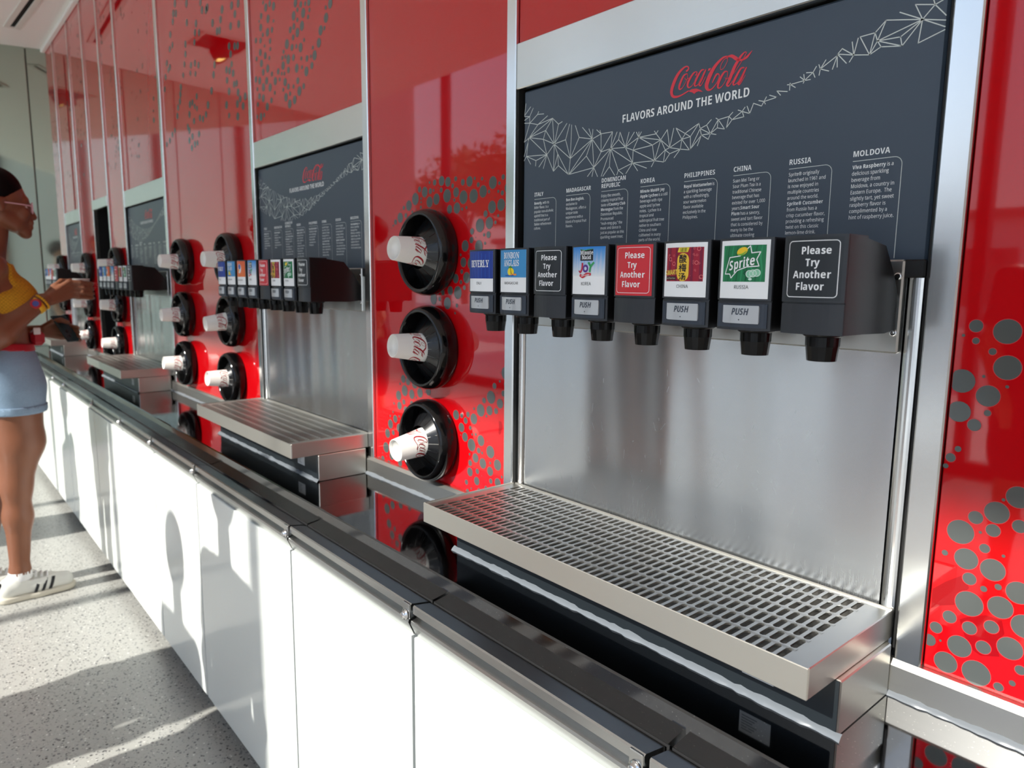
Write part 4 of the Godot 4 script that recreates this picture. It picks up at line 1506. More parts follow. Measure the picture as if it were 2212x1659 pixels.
func build_people() -> void:
	M.skin = mat(rgb(130, 82, 58), 0.42)
	M.skin.rim_enabled = false
	M.hair = mat(rgb(6, 5, 5), 0.6, 0.0, 0.25)
	M.knit = weave(rgb(226, 168, 34), 0.28, 64, 4, 9.0, 3)
	M.denim = weave(rgb(150, 178, 204), 0.22, 128, 2, 6.0, 4)
	M.sneaker = mat(rgb(226, 226, 220), 0.55)
	M.sole = mat(rgb(214, 208, 192), 0.6)
	M.stripe = mat(rgb(26, 28, 34), 0.5)
	M.sock = mat(rgb(236, 236, 236), 0.85)
	M.strap = mat(rgb(176, 22, 40), 0.5)
	M.yellow = mat(rgb(238, 184, 30), 0.45)
	M.lens = mat(Color(0.95, 0.88, 0.92, 0.25), 0.02)
	M.lens.transparency = BaseMaterial3D.TRANSPARENCY_ALPHA
	M.glasses = mat(rgb(226, 186, 196), 0.2)
	M.phone = mat(rgb(40, 62, 66), 0.25)
	var base := V(0.275, 0, -3.60)
	var w := thing("person", "woman in yellow knit top, denim shorts and white sneakers holding a cup", "person", base)
	# right side is nearest the camera
	var legs := leg_bones(V(0.04, 0.90, 0.085), V(0.047, 0.68, 0.078), V(0.020, 0.49, 0.07), V(0.016, 0.36, 0.068), V(0.005, 0.115, 0.065))
	legs.append_array(leg_bones(V(0.015, 0.90, -0.085), V(-0.005, 0.68, -0.08), V(-0.05, 0.49, -0.075), V(-0.075, 0.36, -0.072), V(-0.105, 0.115, -0.07)))
	var arms := []
	var el := V(-0.065, 1.085, 0.185)
	var wr := V(0.172, 1.268, 0.118)
	arms.append_array([[V(-0.035, 1.380, 0.160), el, 0.048, 0.041], [el, el.lerp(wr, 0.3), 0.041, 0.043], [el.lerp(wr, 0.3), wr, 0.043, 0.027]])
	var el2 := V(-0.02, 1.09, -0.225)
	var wr2 := V(0.165, 1.125, -0.10)
	arms.append_array([[V(-0.005, 1.385, -0.165), el2, 0.050, 0.041], [el2, el2.lerp(wr2, 0.3), 0.041, 0.043], [el2.lerp(wr2, 0.3), wr2, 0.043, 0.027]])
	# right hand round the cup at c
	var c := V(0.312, 1.300, 0.068)
	var hand := []
	var ky := [1.338, 1.318, 1.298, 1.279]
	var kx := [0.262, 0.268, 0.266, 0.258]
	for i in 4:
		var kn := V(kx[i], ky[i], 0.104)
		hand.append([wr + V(0.008, (i - 1.5) * -0.008, 0), kn, 0.0165, 0.0125])
		var cy: float = ky[i] - 0.004
		var ln: float = [0.95, 1.05, 1.0, 0.82][i]
		hand.append_array(finger(kn, kn + V(0.042 * ln, -0.002, 0.006), V(c.x + 0.030, cy - 0.003, c.z + 0.026 * ln), V(c.x + 0.040, cy - 0.004, c.z + 0.004), 0.0105 if i < 3 else 0.009))
	hand.append([wr, V(0.215, 1.318, 0.095), 0.02, 0.018])
	hand.append_array(finger(V(0.205, 1.315, 0.088), V(0.240, 1.340, 0.062), V(0.276, 1.342, 0.042), V(0.300, 1.338, 0.034), 0.0125))
	# left hand under the phone
	var hand2 := []
	for i in 4:
		var kn := V(0.245, 1.150 - i * 0.018, -0.098 + i * 0.004)
		hand2.append([wr2 + V(0.008, (1.5 - i) * 0.006, 0), kn, 0.0165, 0.0125])
		hand2.append_array(finger(kn, kn + V(0.036, -0.006, 0.016), kn + V(0.056, -0.012, 0.036), kn + V(0.060, -0.014, 0.054), 0.010))
	hand2.append_array(finger(wr2 + V(0.02, 0.02, 0.01), V(0.215, 1.165, -0.078), V(0.245, 1.172, -0.062), V(0.268, 1.162, -0.052), 0.012))
	var body := trunk_bones()
	body.append_array(legs)
	body.append_array(arms)
	part("body", joined([sdf_arrays(body, 0.011, 0.035), sdf_arrays(head_bones(), 0.0036, 0.010), sdf_arrays(hand, 0.0032, 0.006), sdf_arrays(hand2, 0.0032, 0.006)]), M.skin, w)
	var torso := trunk_bones()
	var straps := torso.duplicate()
	part("knit_top", joined([sdf_arrays(straps, 0.009, 0.035, func(p: Vector3) -> float: return maxf(maxf(1.205 - p.y, p.y - 1.425 + maxf(0.0, 0.05 - absf(p.z)) * 0.8 + maxf(0.0, p.x) * 0.22), absf(p.z) - 0.15 - maxf(0.0, 1.32 - p.y)), 0.008)]), M.knit, w)
	var hips := trunk_bones().slice(0, 9)
	hips.append_array([legs[0], legs[1], legs[5], legs[6]])
	part("denim_shorts", joined([sdf_arrays(hips, 0.009, 0.035, func(p: Vector3) -> float: return maxf(0.81 - p.y, p.y - 1.075), 0.011)]), M.denim, w)
	var hem := [legs[1], legs[6]]
	part("shorts_cuff", joined([sdf_arrays([legs[0], legs[1], legs[5], legs[6]], 0.009, 0.03, func(p: Vector3) -> float: return maxf(0.803 - p.y, p.y - 0.838), 0.016)]), M.denim, w)
	var waist := trunk_bones().slice(0, 12)
	part("belt", joined([sdf_arrays(waist, 0.006, 0.035, func(p: Vector3) -> float: return maxf(1.068 - p.y - p.x * 0.1, p.y - 1.098 + p.x * 0.1), 0.014)]), M.strap, w)
	var st := new_st()
	# hair: cap, back and bun
	var hb := [[V(0.040, 1.700, 0), V(0.005, 1.692, 0), 0.099, 0.100], [V(-0.03, 1.66, 0), V(-0.03, 1.62, 0), 0.07, 0.05], [V(-0.115, 1.70, 0), V(-0.12, 1.69, 0), 0.048, 0.045]]
	part("hair", joined([sdf_arrays(hb, 0.005, 0.02, func(p: Vector3) -> float: return (1.662 + (p.x - 0.055) * 0.62 - p.y) * 0.85 if p.x > 0.03 else -1.0)]), M.hair, w)
	# glasses
	st = new_st()
	for s in [-1.0, 1.0]:
		var ring := []
		for k in 17:
			var a := TAU * k / 16.0
			ring.append(V(0.163 - 0.012 * absf(sin(a)) * 0.2, 1.638 + 0.021 * cos(a), s * 0.034 + 0.025 * sin(a)))
		tube(st, ring, 0.0026, 6)
		tube(st, [V(0.158, 1.645, s * 0.060), V(0.12, 1.648, s * 0.078), V(0.05, 1.652, s * 0.098)], 0.0026, 6)
	tube(st, [V(0.166, 1.642, -0.010), V(0.169, 1.644, 0), V(0.166, 1.642, 0.010)], 0.0026, 6)
	var gl := part("glasses", done(st), M.glasses, w)
	st = new_st()
	for s in [-1.0, 1.0]:
		lathe(st, PackedVector2Array([Vector2(0, 0), Vector2(0.021, 0)]), V(0.163, 1.638, s * 0.034), V(1, 0, 0), 16)
	part("lens", done(st), M.lens, gl)
	st = new_st()
	for s in [-1.0, 1.0]:
		lathe(st, PackedVector2Array([Vector2(0, 0.012), Vector2(0.008, 0.009), Vector2(0.0115, 0.003), Vector2(0.012, -0.004)]), V(0.136, 1.638, s * 0.033), V(1, 0, s * 0.2), 14)
	part("eyes", done(st), mat(rgb(214, 206, 200), 0.25), w)
	# wristwatch and beads
	var fd := (wr - el).normalized()
	st = new_st()
	var wc := wr - fd * 0.042
	lathe(st, PackedVector2Array([Vector2(0.033, -0.012), Vector2(0.0355, -0.010), Vector2(0.0355, 0.010), Vector2(0.033, 0.012), Vector2(0.030, 0.012), Vector2(0.030, -0.012), Vector2(0.033, -0.012)]), wc, fd, 26)
	var wt := part("watch", done(st), M.yellow, w)
	st = new_st()
	var wn := V(-0.25, 0.25, 1).normalized()
	lathe(st, PackedVector2Array([Vector2(0, 0.004), Vector2(0.012, 0.004)]), wc + wn * 0.0335, wn, 22)
	part("watch_dial", done(st), mat(rgb(70, 78, 160), 0.3), wt)
	st = new_st()
	lathe(st, PackedVector2Array([Vector2(0.0115, 0.0035), Vector2(0.0125, 0.006), Vector2(0.019, 0.0055), Vector2(0.0205, 0.0), Vector2(0.019, -0.006)]), wc + wn * 0.0335, wn, 24)
	part("watch_case", done(st), mat(rgb(186, 30, 44), 0.35), wt)
	st = new_st()
	var bu := fd.cross(Vector3.UP).normalized()
	var bw := fd.cross(bu)
	for k in 22:
		var e := wr - fd * 0.018 + (bu * cos(TAU * k / 22.0) + bw * sin(TAU * k / 22.0)) * 0.0325
		lathe(st, PackedVector2Array([Vector2(0, -0.005), Vector2(0.0035, -0.0036), Vector2(0.005, 0), Vector2(0.0035, 0.0036), Vector2(0, 0.005)]), e, fd, 8)
	part("bead_bracelet", done(st), M.yellow, w)
	# small red pouch at the belt
	st = new_st()
	box(st, V(0.115, 1.075, -0.02), V(0.165, 1.135, 0.075), 0.014)
	var po := part("pouch", done(st), M.strap, w)
	st = new_st()
	box(st, V(0.125, 1.122, 0.073), V(0.150, 1.150, 0.078), 0.002)
	part("tag", done(st), M.sock, po)
	# shoes
	for e: Array in [[V(0.005, 0, 0.065), 3.0], [V(-0.105, 0, -0.07), -4.0]]:
		var sh := [[V(-0.045, 0.062, 0), V(-0.02, 0.078, 0), 0.037, 0.040], [V(-0.045, 0.05, 0), V(0.06, 0.052, 0.0), 0.038, 0.040], [V(0.0, 0.075, 0), V(0.085, 0.055, 0), 0.038, 0.038], [V(0.06, 0.05, 0), V(0.155, 0.042, 0.004), 0.042, 0.036]]
		var up := joined([sdf_arrays(sh, 0.006, 0.02, func(p: Vector3) -> float: return maxf(0.016 - p.y, p.y - 0.098 + clampf(p.x, -0.02, 0.03) * 0.5 + (0.012 if p.x < -0.05 else 0.0)))])
		var s := part("sneaker", up, M.sneaker, w, e[0])
		s.rotation_degrees.y = e[1]
		var so := joined([sdf_arrays([[V(-0.05, 0.02, 0), V(0.06, 0.02, 0), 0.043, 0.044], [V(0.06, 0.02, 0), V(0.155, 0.02, 0.004), 0.048, 0.044]], 0.006, 0.02, func(p: Vector3) -> float: return maxf(0.0005 - p.y, p.y - 0.027))])
		part("sole", so, M.sole, s)
		for q in 3:
			st = new_st()
			var x := 0.036 + q * 0.027
			for zs in [-1.0, 1.0]:
				for k in 4:
					var y0 := 0.028 + k * 0.0125
					var y1 := y0 + 0.0125
					var za: float = zs * (sqrt(0.0475 * 0.0475 - pow(y0 - 0.047, 2.0)) - 0.0012 * q)
					var zb: float = zs * (sqrt(0.0475 * 0.0475 - pow(y1 - 0.047, 2.0)) - 0.0012 * q)
					var xa := x + 0.0042 * k
					var xb := x + 0.0042 * (k + 1)
					box_strip(st, V(xa, y0, za), V(xa + 0.012, y0, za), V(xb + 0.012, y1, zb), V(xb, y1, zb), V(0, 0, zs * 0.002))
			part("stripe", done(st), M.stripe, s)
		st = new_st()
		box(st, V(-0.094, 0.055, -0.024), V(-0.060, 0.088, 0.024), 0.008)
		part("heel_tab", done(st), M.stripe, s)
		for q in 4:
			st = new_st()
			tube(st, [V(0.03 + q * 0.02, 0.098 - q * 0.0055, -0.028), V(0.036 + q * 0.02, 0.112 - q * 0.0058, 0), V(0.03 + q * 0.02, 0.098 - q * 0.0055, 0.028)], 0.0045, 6)
			part("lace", done(st), M.sock, s)
		st = new_st()
		lathe(st, PackedVector2Array([Vector2(0.043, 0), Vector2(0.0425, 0.034), Vector2(0.040, 0.038), Vector2(0.034, 0.038)]), V(0.0, 0.088, 0), V(0, 1, 0), 22)
		part("sock", done(st), M.sock, s)
	# held things
	var cup := thing("paper_cup", "small white paper cup held in the woman's raised hand", "cup", base + V(c.x, 1.262, c.z))
	st = new_st()
	lathe(st, PackedVector2Array([Vector2(0, 0.003), Vector2(0.0235, 0.003), Vector2(0.0245, 0), Vector2(0.0255, 0.001), Vector2(0.0315, 0.088), Vector2(0.0328, 0.0895), Vector2(0.0315, 0.091), Vector2(0.0305, 0.088), Vector2(0.0245, 0.005), Vector2(0, 0.005)]), Vector3.ZERO, V(0, 1, 0), 32)
	part("cup_body", done(st), M.cup, cup)
	var ph := thing("phone", "dark teal phone in the woman's lowered hand", "phone", base + V(0.262, 1.135, -0.058))
	st = new_st()
	box(st, V(-0.0045, -0.072, -0.035), V(0.0045, 0.072, 0.035), 0.003)
	part("phone_body", done(st), M.phone, ph)
	st = new_st()
	for q: Array in [[0.045, 0.012], [0.02, 0.012]]:
		lathe(st, PackedVector2Array([Vector2(0, 0.007), Vector2(0.005, 0.007), Vector2(0.008, 0.006), Vector2(0.008, 0.003)]), V(0, -q[0], q[1]), V(1, 0, 0), 14)
	part("camera_lens", done(st), M.black, ph)
	ph.rotation_degrees = V(0, -60, 40)
	build_bystanders()

func box_strip(st: SurfaceTool, a: Vector3, b: Vector3, c: Vector3, d: Vector3, t: Vector3) -> void:
	quad(st, a + t, b + t, c + t, d + t)
	quad(st, a, b, b + t, a + t)
	quad(st, b, c, c + t, b + t)
	quad(st, c, d, d + t, c + t)
	quad(st, d, a, a + t, d + t)

# other guests who stand out of view between the windows and the counter; they cast the shadows on floor and doors
func build_bystanders() -> void:
	var legs := leg_bones(V(0.02, 0.90, 0.09), V(0.025, 0.68, 0.09), V(0.01, 0.49, 0.095), V(0.0, 0.36, 0.095), V(-0.01, 0.115, 0.095))
	legs.append_array(leg_bones(V(0.02, 0.90, -0.09), V(0.025, 0.68, -0.09), V(0.01, 0.49, -0.095), V(0.0, 0.36, -0.095), V(-0.01, 0.115, -0.095)))
	for s in [-1.0, 1.0]:
		legs.append([V(-0.03, 0.035, s * 0.095), V(0.16, 0.03, s * 0.11), 0.04, 0.034])
	var arms := []
	for s in [-1.0, 1.0]:
		arms.append([V(0, 1.385, s * 0.165), V(-0.02, 1.11, s * 0.22), 0.05, 0.04])
		arms.append([V(-0.02, 1.11, s * 0.22), V(0.07, 0.88, s * 0.21), 0.04, 0.027])
		arms.append([V(0.07, 0.88, s * 0.21), V(0.10, 0.80, s * 0.205), 0.03, 0.022])
	var all := trunk_bones()
	all.append_array(legs)
	all.append_array(arms)
	all.append_array([[V(0.055, 1.682, 0), V(0.022, 1.688, 0), 0.095, 0.10], [V(0.09, 1.64, 0), V(0.10, 1.575, 0), 0.06, 0.045], [V(0.15, 1.64, 0), V(0.16, 1.605, 0), 0.01, 0.013]])
	var b := thing("person", "guest in grey shirt and dark shorts standing behind the viewer", "person", V(-0.62, 0, -1.95))
	part("body", joined([sdf_arrays(all, 0.014, 0.035)]), mat(rgb(190, 140, 112), 0.5), b)
	part("shirt", joined([sdf_arrays(trunk_bones() + [arms[0], arms[3]], 0.014, 0.035, func(p: Vector3) -> float: return maxf(maxf(0.95 - p.y, p.y - 1.44), 1.20 - p.y if absf(p.z) > 0.17 else -1.0), 0.014)]), mat(rgb(60, 64, 74), 0.85), b)
	part("shorts", joined([sdf_arrays([legs[0], legs[1], legs[5], legs[6]] + trunk_bones().slice(0, 4), 0.014, 0.035, func(p: Vector3) -> float: return maxf(0.56 - p.y, p.y - 1.02), 0.02)]), mat(rgb(46, 50, 60), 0.85), b)
	part("hair", joined([sdf_arrays([[V(0.04, 1.70, 0), V(0.01, 1.70, 0), 0.105, 0.105]], 0.012, 0.02, func(p: Vector3) -> float: return (1.67 + (p.x - 0.055) * 0.7 - p.y) * 0.8)]), M.hair, b)
	copy_of(b, "person", "guest farther from the counter, out of view by the windows", V(-1.12, 0, -2.46))
	copy_of(b, "person", "guest near the windows behind the viewer's left shoulder", V(-1.80, 0, -0.80)).rotation_degrees.y = -50
	copy_of(b, "person", "guest near the windows, second from the viewer", V(-1.95, 0, -1.50)).rotation_degrees.y = 80
	var d := copy_of(b, "person", "guest by the end wall windows, out of view", V(-0.75, 0, -4.48))
	d.rotation_degrees.y = 30

# ------------------------------------------------------------------ outside the facade
func build_outside() -> void:
	var gr := struct_node("ground_outside", "pale paved plaza outside the windows")
	gr.set_meta("category", "ground")
	var st := new_st()
	box(st, V(-60, -0.3, 40), V(ROOM_X - 0.1, -0.02, -60))
	part("paving", done(st), mat(rgb(205, 205, 202), 0.85), gr)
	var pw := thing("planter_wall", "long low white planter wall outside the windows", "wall", V(-9.5, -0.02, -6))
	st = new_st()
	box(st, V(-0.25, 0, 14), V(0.25, 0.75, -14), 0.02)
	part("planter_face", done(st), mat(rgb(222, 222, 220), 0.8), pw)
	M.leaf = mat(rgb(74, 108, 44), 0.6)
	M.leaf.backlight_enabled = true
	M.leaf.backlight = Color(0.25, 0.35, 0.1)
	M.bark = mat(rgb(92, 74, 58), 0.9)
	rng.seed = 4242
	st = new_st()
	tube(st, [V(0, 0, 0), V(0.06, 1.2, 0.03), V(0.0, 2.4, -0.05), V(0.1, 3.6, 0.1)], 0.12, 9)
	tube(st, [V(0.0, 2.2, 0), V(0.7, 3.2, 0.4), V(1.1, 3.9, 0.7)], 0.06, 7)
	tube(st, [V(0.0, 2.3, 0), V(-0.6, 3.3, -0.5), V(-1.0, 4.1, -0.8)], 0.06, 7)
	var trunk := done(st)
	st = new_st()
	for c: Array in [[V(0.1, 4.3, 0.1), 1.3], [V(1.1, 3.9, 0.8), 1.0], [V(-1.0, 4.0, -0.9), 1.05], [V(0.5, 3.6, -1.0), 0.9], [V(-0.6, 3.7, 1.0), 0.9]]:
		for k in 900:
			var d := V(rng.randfn(), rng.randfn(), rng.randfn()).normalized()
			var p: Vector3 = c[0] + d * c[1] * pow(rng.randf(), 0.45) * V(1, 0.75, 1)
			var u := V(rng.randfn(), rng.randfn(), rng.randfn()).normalized()
			var e := u.cross(V(rng.randfn(), rng.randfn(), rng.randfn())).normalized()
			u *= 0.10
			e *= 0.045
			tri(st, p - u, p + e, p + u)
			tri(st, p - u, p + u, p - e)
	var crown := done(st, false)
	var i := 0
	for at: Vector3 in [V(-11.5, 0, -9.0), V(-10.2, 0, -13), V(-11, 0, -17.2), V(-10.5, 0, -21.4), V(-12, 0, -26), V(-11, 0, -31)]:
		var t := thing("tree", ["leafy tree outside, nearest of the row", "second leafy tree of the row outside", "third leafy tree of the row outside", "fourth leafy tree of the row outside", "fifth leafy tree of the row outside", "farthest leafy tree outside"][i], "tree", at - V(0, 0.02, 0), "trees outside the windows")
		part("trunk", trunk, M.bark, t)
		part("crown", crown, M.leaf, t)
		t.rotation.y = i * 1.3
		i += 1
	var b := thing("building", "cream building with a flat roof beyond the trees", "building", V(-24, -0.02, -10))
	st = new_st()
	box(st, V(-3, 0, 18), V(3, 3.2, -18))
	part("wall", done(st), mat(rgb(206, 205, 202), 0.85), b)
	st = new_st()
	box(st, V(-3.2, 3.2, 18.2), V(3.2, 3.45, -18.2))
	part("roof", done(st), mat(rgb(120, 112, 104), 0.8), b)
	for k in 9:
		st = new_st()
		box(st, V(2.98, 0.8, 15.5 - k * 3.8), V(3.04, 2.4, 13.5 - k * 3.8))
		part("window", done(st), mat(rgb(50, 60, 70), 0.1), b)

const WEB := [[10275,16839, 10351,16634], [10143,16762, 10344,16633], [10075,16726, 10168,16596, 10163,16478], [10350,16619, 10168,16596, 10349,16549], [10348,16498, 10163,16478, 9942,16419], [10163,16478, 9953,16598, 9924,16643], [9953,16598, 9788,16580], [9688,16531, 9942,16419, 10171,16223], [10163,16478, 10356,16160, 10171,16223], [9942,16419, 9557,16469, 10171,16223, 9731,16285, 9557,16469, 9509,16021, 9731,16285, 9790,16141, 10171,16223, 9690,15860, 9790,16141, 9503,16020], [9557,16469, 9403,16345, 9497,16019], [9403,16345, 9309,16372], [10171,16223, 10364,15900], [10191,16218, 10241,15898, 9690,15860, 9980,15791, 10241,15898, 10349,15826], [10241,15898, 10125,15744], [9980,15791, 9988,15695], [9690,15860, 9898,15668], [9690,15860, 9778,15627], [9503,16020, 9690,15860, 9512,15552, 9503,16020], [9193,16324, 9503,16020, 9217,16054, 9125,16302], [9217,16054, 9091,15722, 9503,16020, 9407,15837, 9512,15552, 9386,15636, 9407,15837, 9135,15459, 9386,15636], [9076,16283, 9091,15722, 8889,16047, 8986,16257], [8889,16047, 8579,15977, 9091,15722, 9123,15458, 8579,15977], [8815,16200, 8579,15977], [8662,16156, 8579,15977], [8571,16133, 8579,15977, 8383,16033, 8484,16112], [8409,16094, 8383,16033, 8130,16030, 8372,15743, 8383,16033], [8579,15977, 8372,15743, 8527,15508, 8579,15977, 8708,15716, 8527,15508, 9112,15457, 8708,15716], [8130,16030, 8161,15769, 8372,15743], [8032,16012, 8161,15769, 8527,15508], [8527,15508, 8671,15376], [8527,15508, 8566,15365], [8527,15508, 8437,15352], [8161,15769, 8355,15348], [8161,15769, 8178,15485, 8317,15344], [8178,15485, 8056,15332], [8154,15767, 7996,15888, 7969,16001, 7847,15747, 7996,15888], [8154,15767, 7847,15747, 7779,15973], [7670,15957, 7847,15747, 7579,15864, 7629,15951], [7575,15947, 7579,15864, 7527,15940], [7847,15747, 7684,15683, 7579,15864, 7299,15709, 7684,15683, 7248,15470, 7299,15709, 7142,15766, 7579,15864, 7234,15868, 7142,15766, 7248,15470], [7270,15914, 7234,15868, 7199,15911], [8154,15767, 7685,15486, 7847,15747], [7685,15486, 7684,15683], [7685,15486, 7248,15470, 7073,15430, 7049,15605, 7248,15470], [7685,15486, 7982,15405, 8153,15759], [7982,15405, 8011,15333], [7982,15405, 7877,15331], [7685,15486, 7817,15337], [7685,15486, 7577,15354], [7685,15486, 7398,15375], [7248,15470, 7305,15385], [7142,15766, 7024,15900, 6967,15628, 7142,15766, 7049,15605, 6967,15628, 6905,15900], [7049,15605, 6961,15539, 7050,15435], [6961,15539, 6769,15580, 6967,15628, 6749,15719, 6864,15898, 6598,15737, 6749,15719, 6682,15803], [6749,15719, 6769,15580, 6606,15549, 6749,15719], [6598,15737, 6587,15557, 6433,15826, 6459,15904, 6682,15803], [6598,15737, 6459,15904], [6769,15580, 6878,15470], [6587,15557, 6406,15731, 6433,15826, 6253,15730, 6406,15731, 6286,15655, 6253,15730, 6324,15859, 6433,15826], [6324,15859, 6249,15922], [6253,15730, 6158,15704], [6406,15731, 6469,15588], [6253,15730, 6134,15905, 6144,15793, 6253,15730], [6134,15905, 6173,15930], [6131,15902, 6022,15758, 6144,15792], [6131,15902, 5961,15919, 5903,15966], [5961,15919, 5908,15867, 5994,15770, 5961,15919], [5908,15867, 5756,15952, 5724,15877, 5908,15867], [5821,15982, 5756,15952, 5714,16002], [5756,15952, 5636,15905, 5683,16009], [5636,15905, 5586,16030, 5464,15974, 5398,16080], [5509,16052, 5429,16026, 5246,16048, 5354,16093], [5429,16026, 5409,15990], [5195,16064, 5252,16128, 5102,16093], [5108,16178, 5063,16173, 4873,16186, 4766,16263, 4726,16327], [5069,16192, 5071,16104], [5063,16173, 4993,16123], [4936,16242, 4873,16186, 4888,16263], [4795,16183, 4873,16186, 4889,16156], [4854,16276, 4766,16263, 4736,16197], [4695,16341, 4672,16284, 4684,16211], [4607,16379, 4672,16284, 4561,16237], [4672,16284, 4465,16399, 4516,16248], [4465,16399, 4457,16261], [4463,16415, 4409,16467, 4262,16360, 4463,16415, 4345,16283], [4292,16518, 4262,16360, 4222,16545], [4310,16289, 4262,16360, 4072,16321, 4200,16553, 4026,16558, 4072,16321, 3991,16458, 4026,16558, 3909,16669, 3508,16576, 3991,16458, 3909,16669], [4072,16321, 3945,16382, 3991,16458, 3732,16442, 3508,16576, 3707,16337, 3945,16382], [3991,16458, 3707,16337, 3732,16442], [3762,16717, 3508,16576, 3598,16757, 3389,16701, 3508,16576, 3533,16328, 3228,16407], [3389,16701, 3230,16557], [3508,16576, 3228,16506], [3508,16576, 3228,16438], [3389,16701, 3409,16760], [3389,16701, 3309,16727]]
const LOGO := [[278, 425, 29, 318, 448, 25, 306, 485, 16, 247, 489, 25, 152, 433, 45, 82, 340, 56, 35, 231, 56, 30, 168, 49, 58, 116, 38, 126, 96, 31, 219, 106, 20, 339, 143, 18], [301, 391, 9, 235, 368, 31, 171, 254, 40, 174, 195, 22, 231, 213, 11, 305, 315, 9, 301, 391, 9], [255, 345, 7, 281, 312, 8, 335, 324, 7], [449, 333, 25, 471, 363, 18, 452, 385, 11, 399, 364, 29, 326, 273, 40, 317, 212, 29, 346, 187, 16, 396, 206, 9, 441, 260, 7], [593, 383, 9, 541, 382, 25, 464, 284, 38, 438, 212, 27, 457, 188, 16, 515, 217, 9, 594, 362, 9], [624, 386, 16, 553, 261, 40, 518, 202, 31, 552, 179, 13, 622, 286, 7], [970, 463, 9, 913, 451, 9, 864, 376, 10, 870, 328, 9, 922, 343, 9, 968, 418, 9, 970, 463, 9], [989, 478, 13, 900, 481, 27, 782, 403, 49, 699, 294, 65, 648, 180, 67, 653, 122, 51, 688, 89, 29, 745, 99, 16, 818, 167, 13, 850, 240, 13, 832, 278, 16, 792, 266, 31, 738, 173, 11], [950, 477, 13, 1032, 474, 40, 1106, 425, 49, 1156, 393, 25, 1220, 388, 25, 1282, 413, 34, 1351, 475, 4], [981, 281, 9, 926, 280, 27, 856, 188, 43, 835, 110, 31, 857, 83, 16, 911, 107, 10, 975, 197, 9, 981, 281, 9], [944, 207, 7, 973, 183, 8, 1027, 204, 7], [1075, 227, 7, 1151, 311, 9, 1249, 438, 10, 1259, 474, 10, 1226, 473, 18, 1165, 421, 38, 1088, 315, 51, 1019, 165, 49, 984, 107, 36, 1015, 83, 16, 1075, 140, 8], [1249, 274, 9, 1190, 274, 25, 1111, 165, 40, 1083, 102, 27, 1100, 79, 16, 1163, 114, 9, 1248, 246, 9], [1278, 277, 16, 1194, 130, 43, 1162, 87, 31, 1192, 75, 13, 1267, 179, 7]]
const LOGO_POLYS := [[339, 139, 387, 155, 471, 149, 544, 116, 587, 81, 509, 105, 468, 97, 439, 81, 401, 109, 358, 124], [663, 385, 709, 385, 693, 356, 656, 353]]
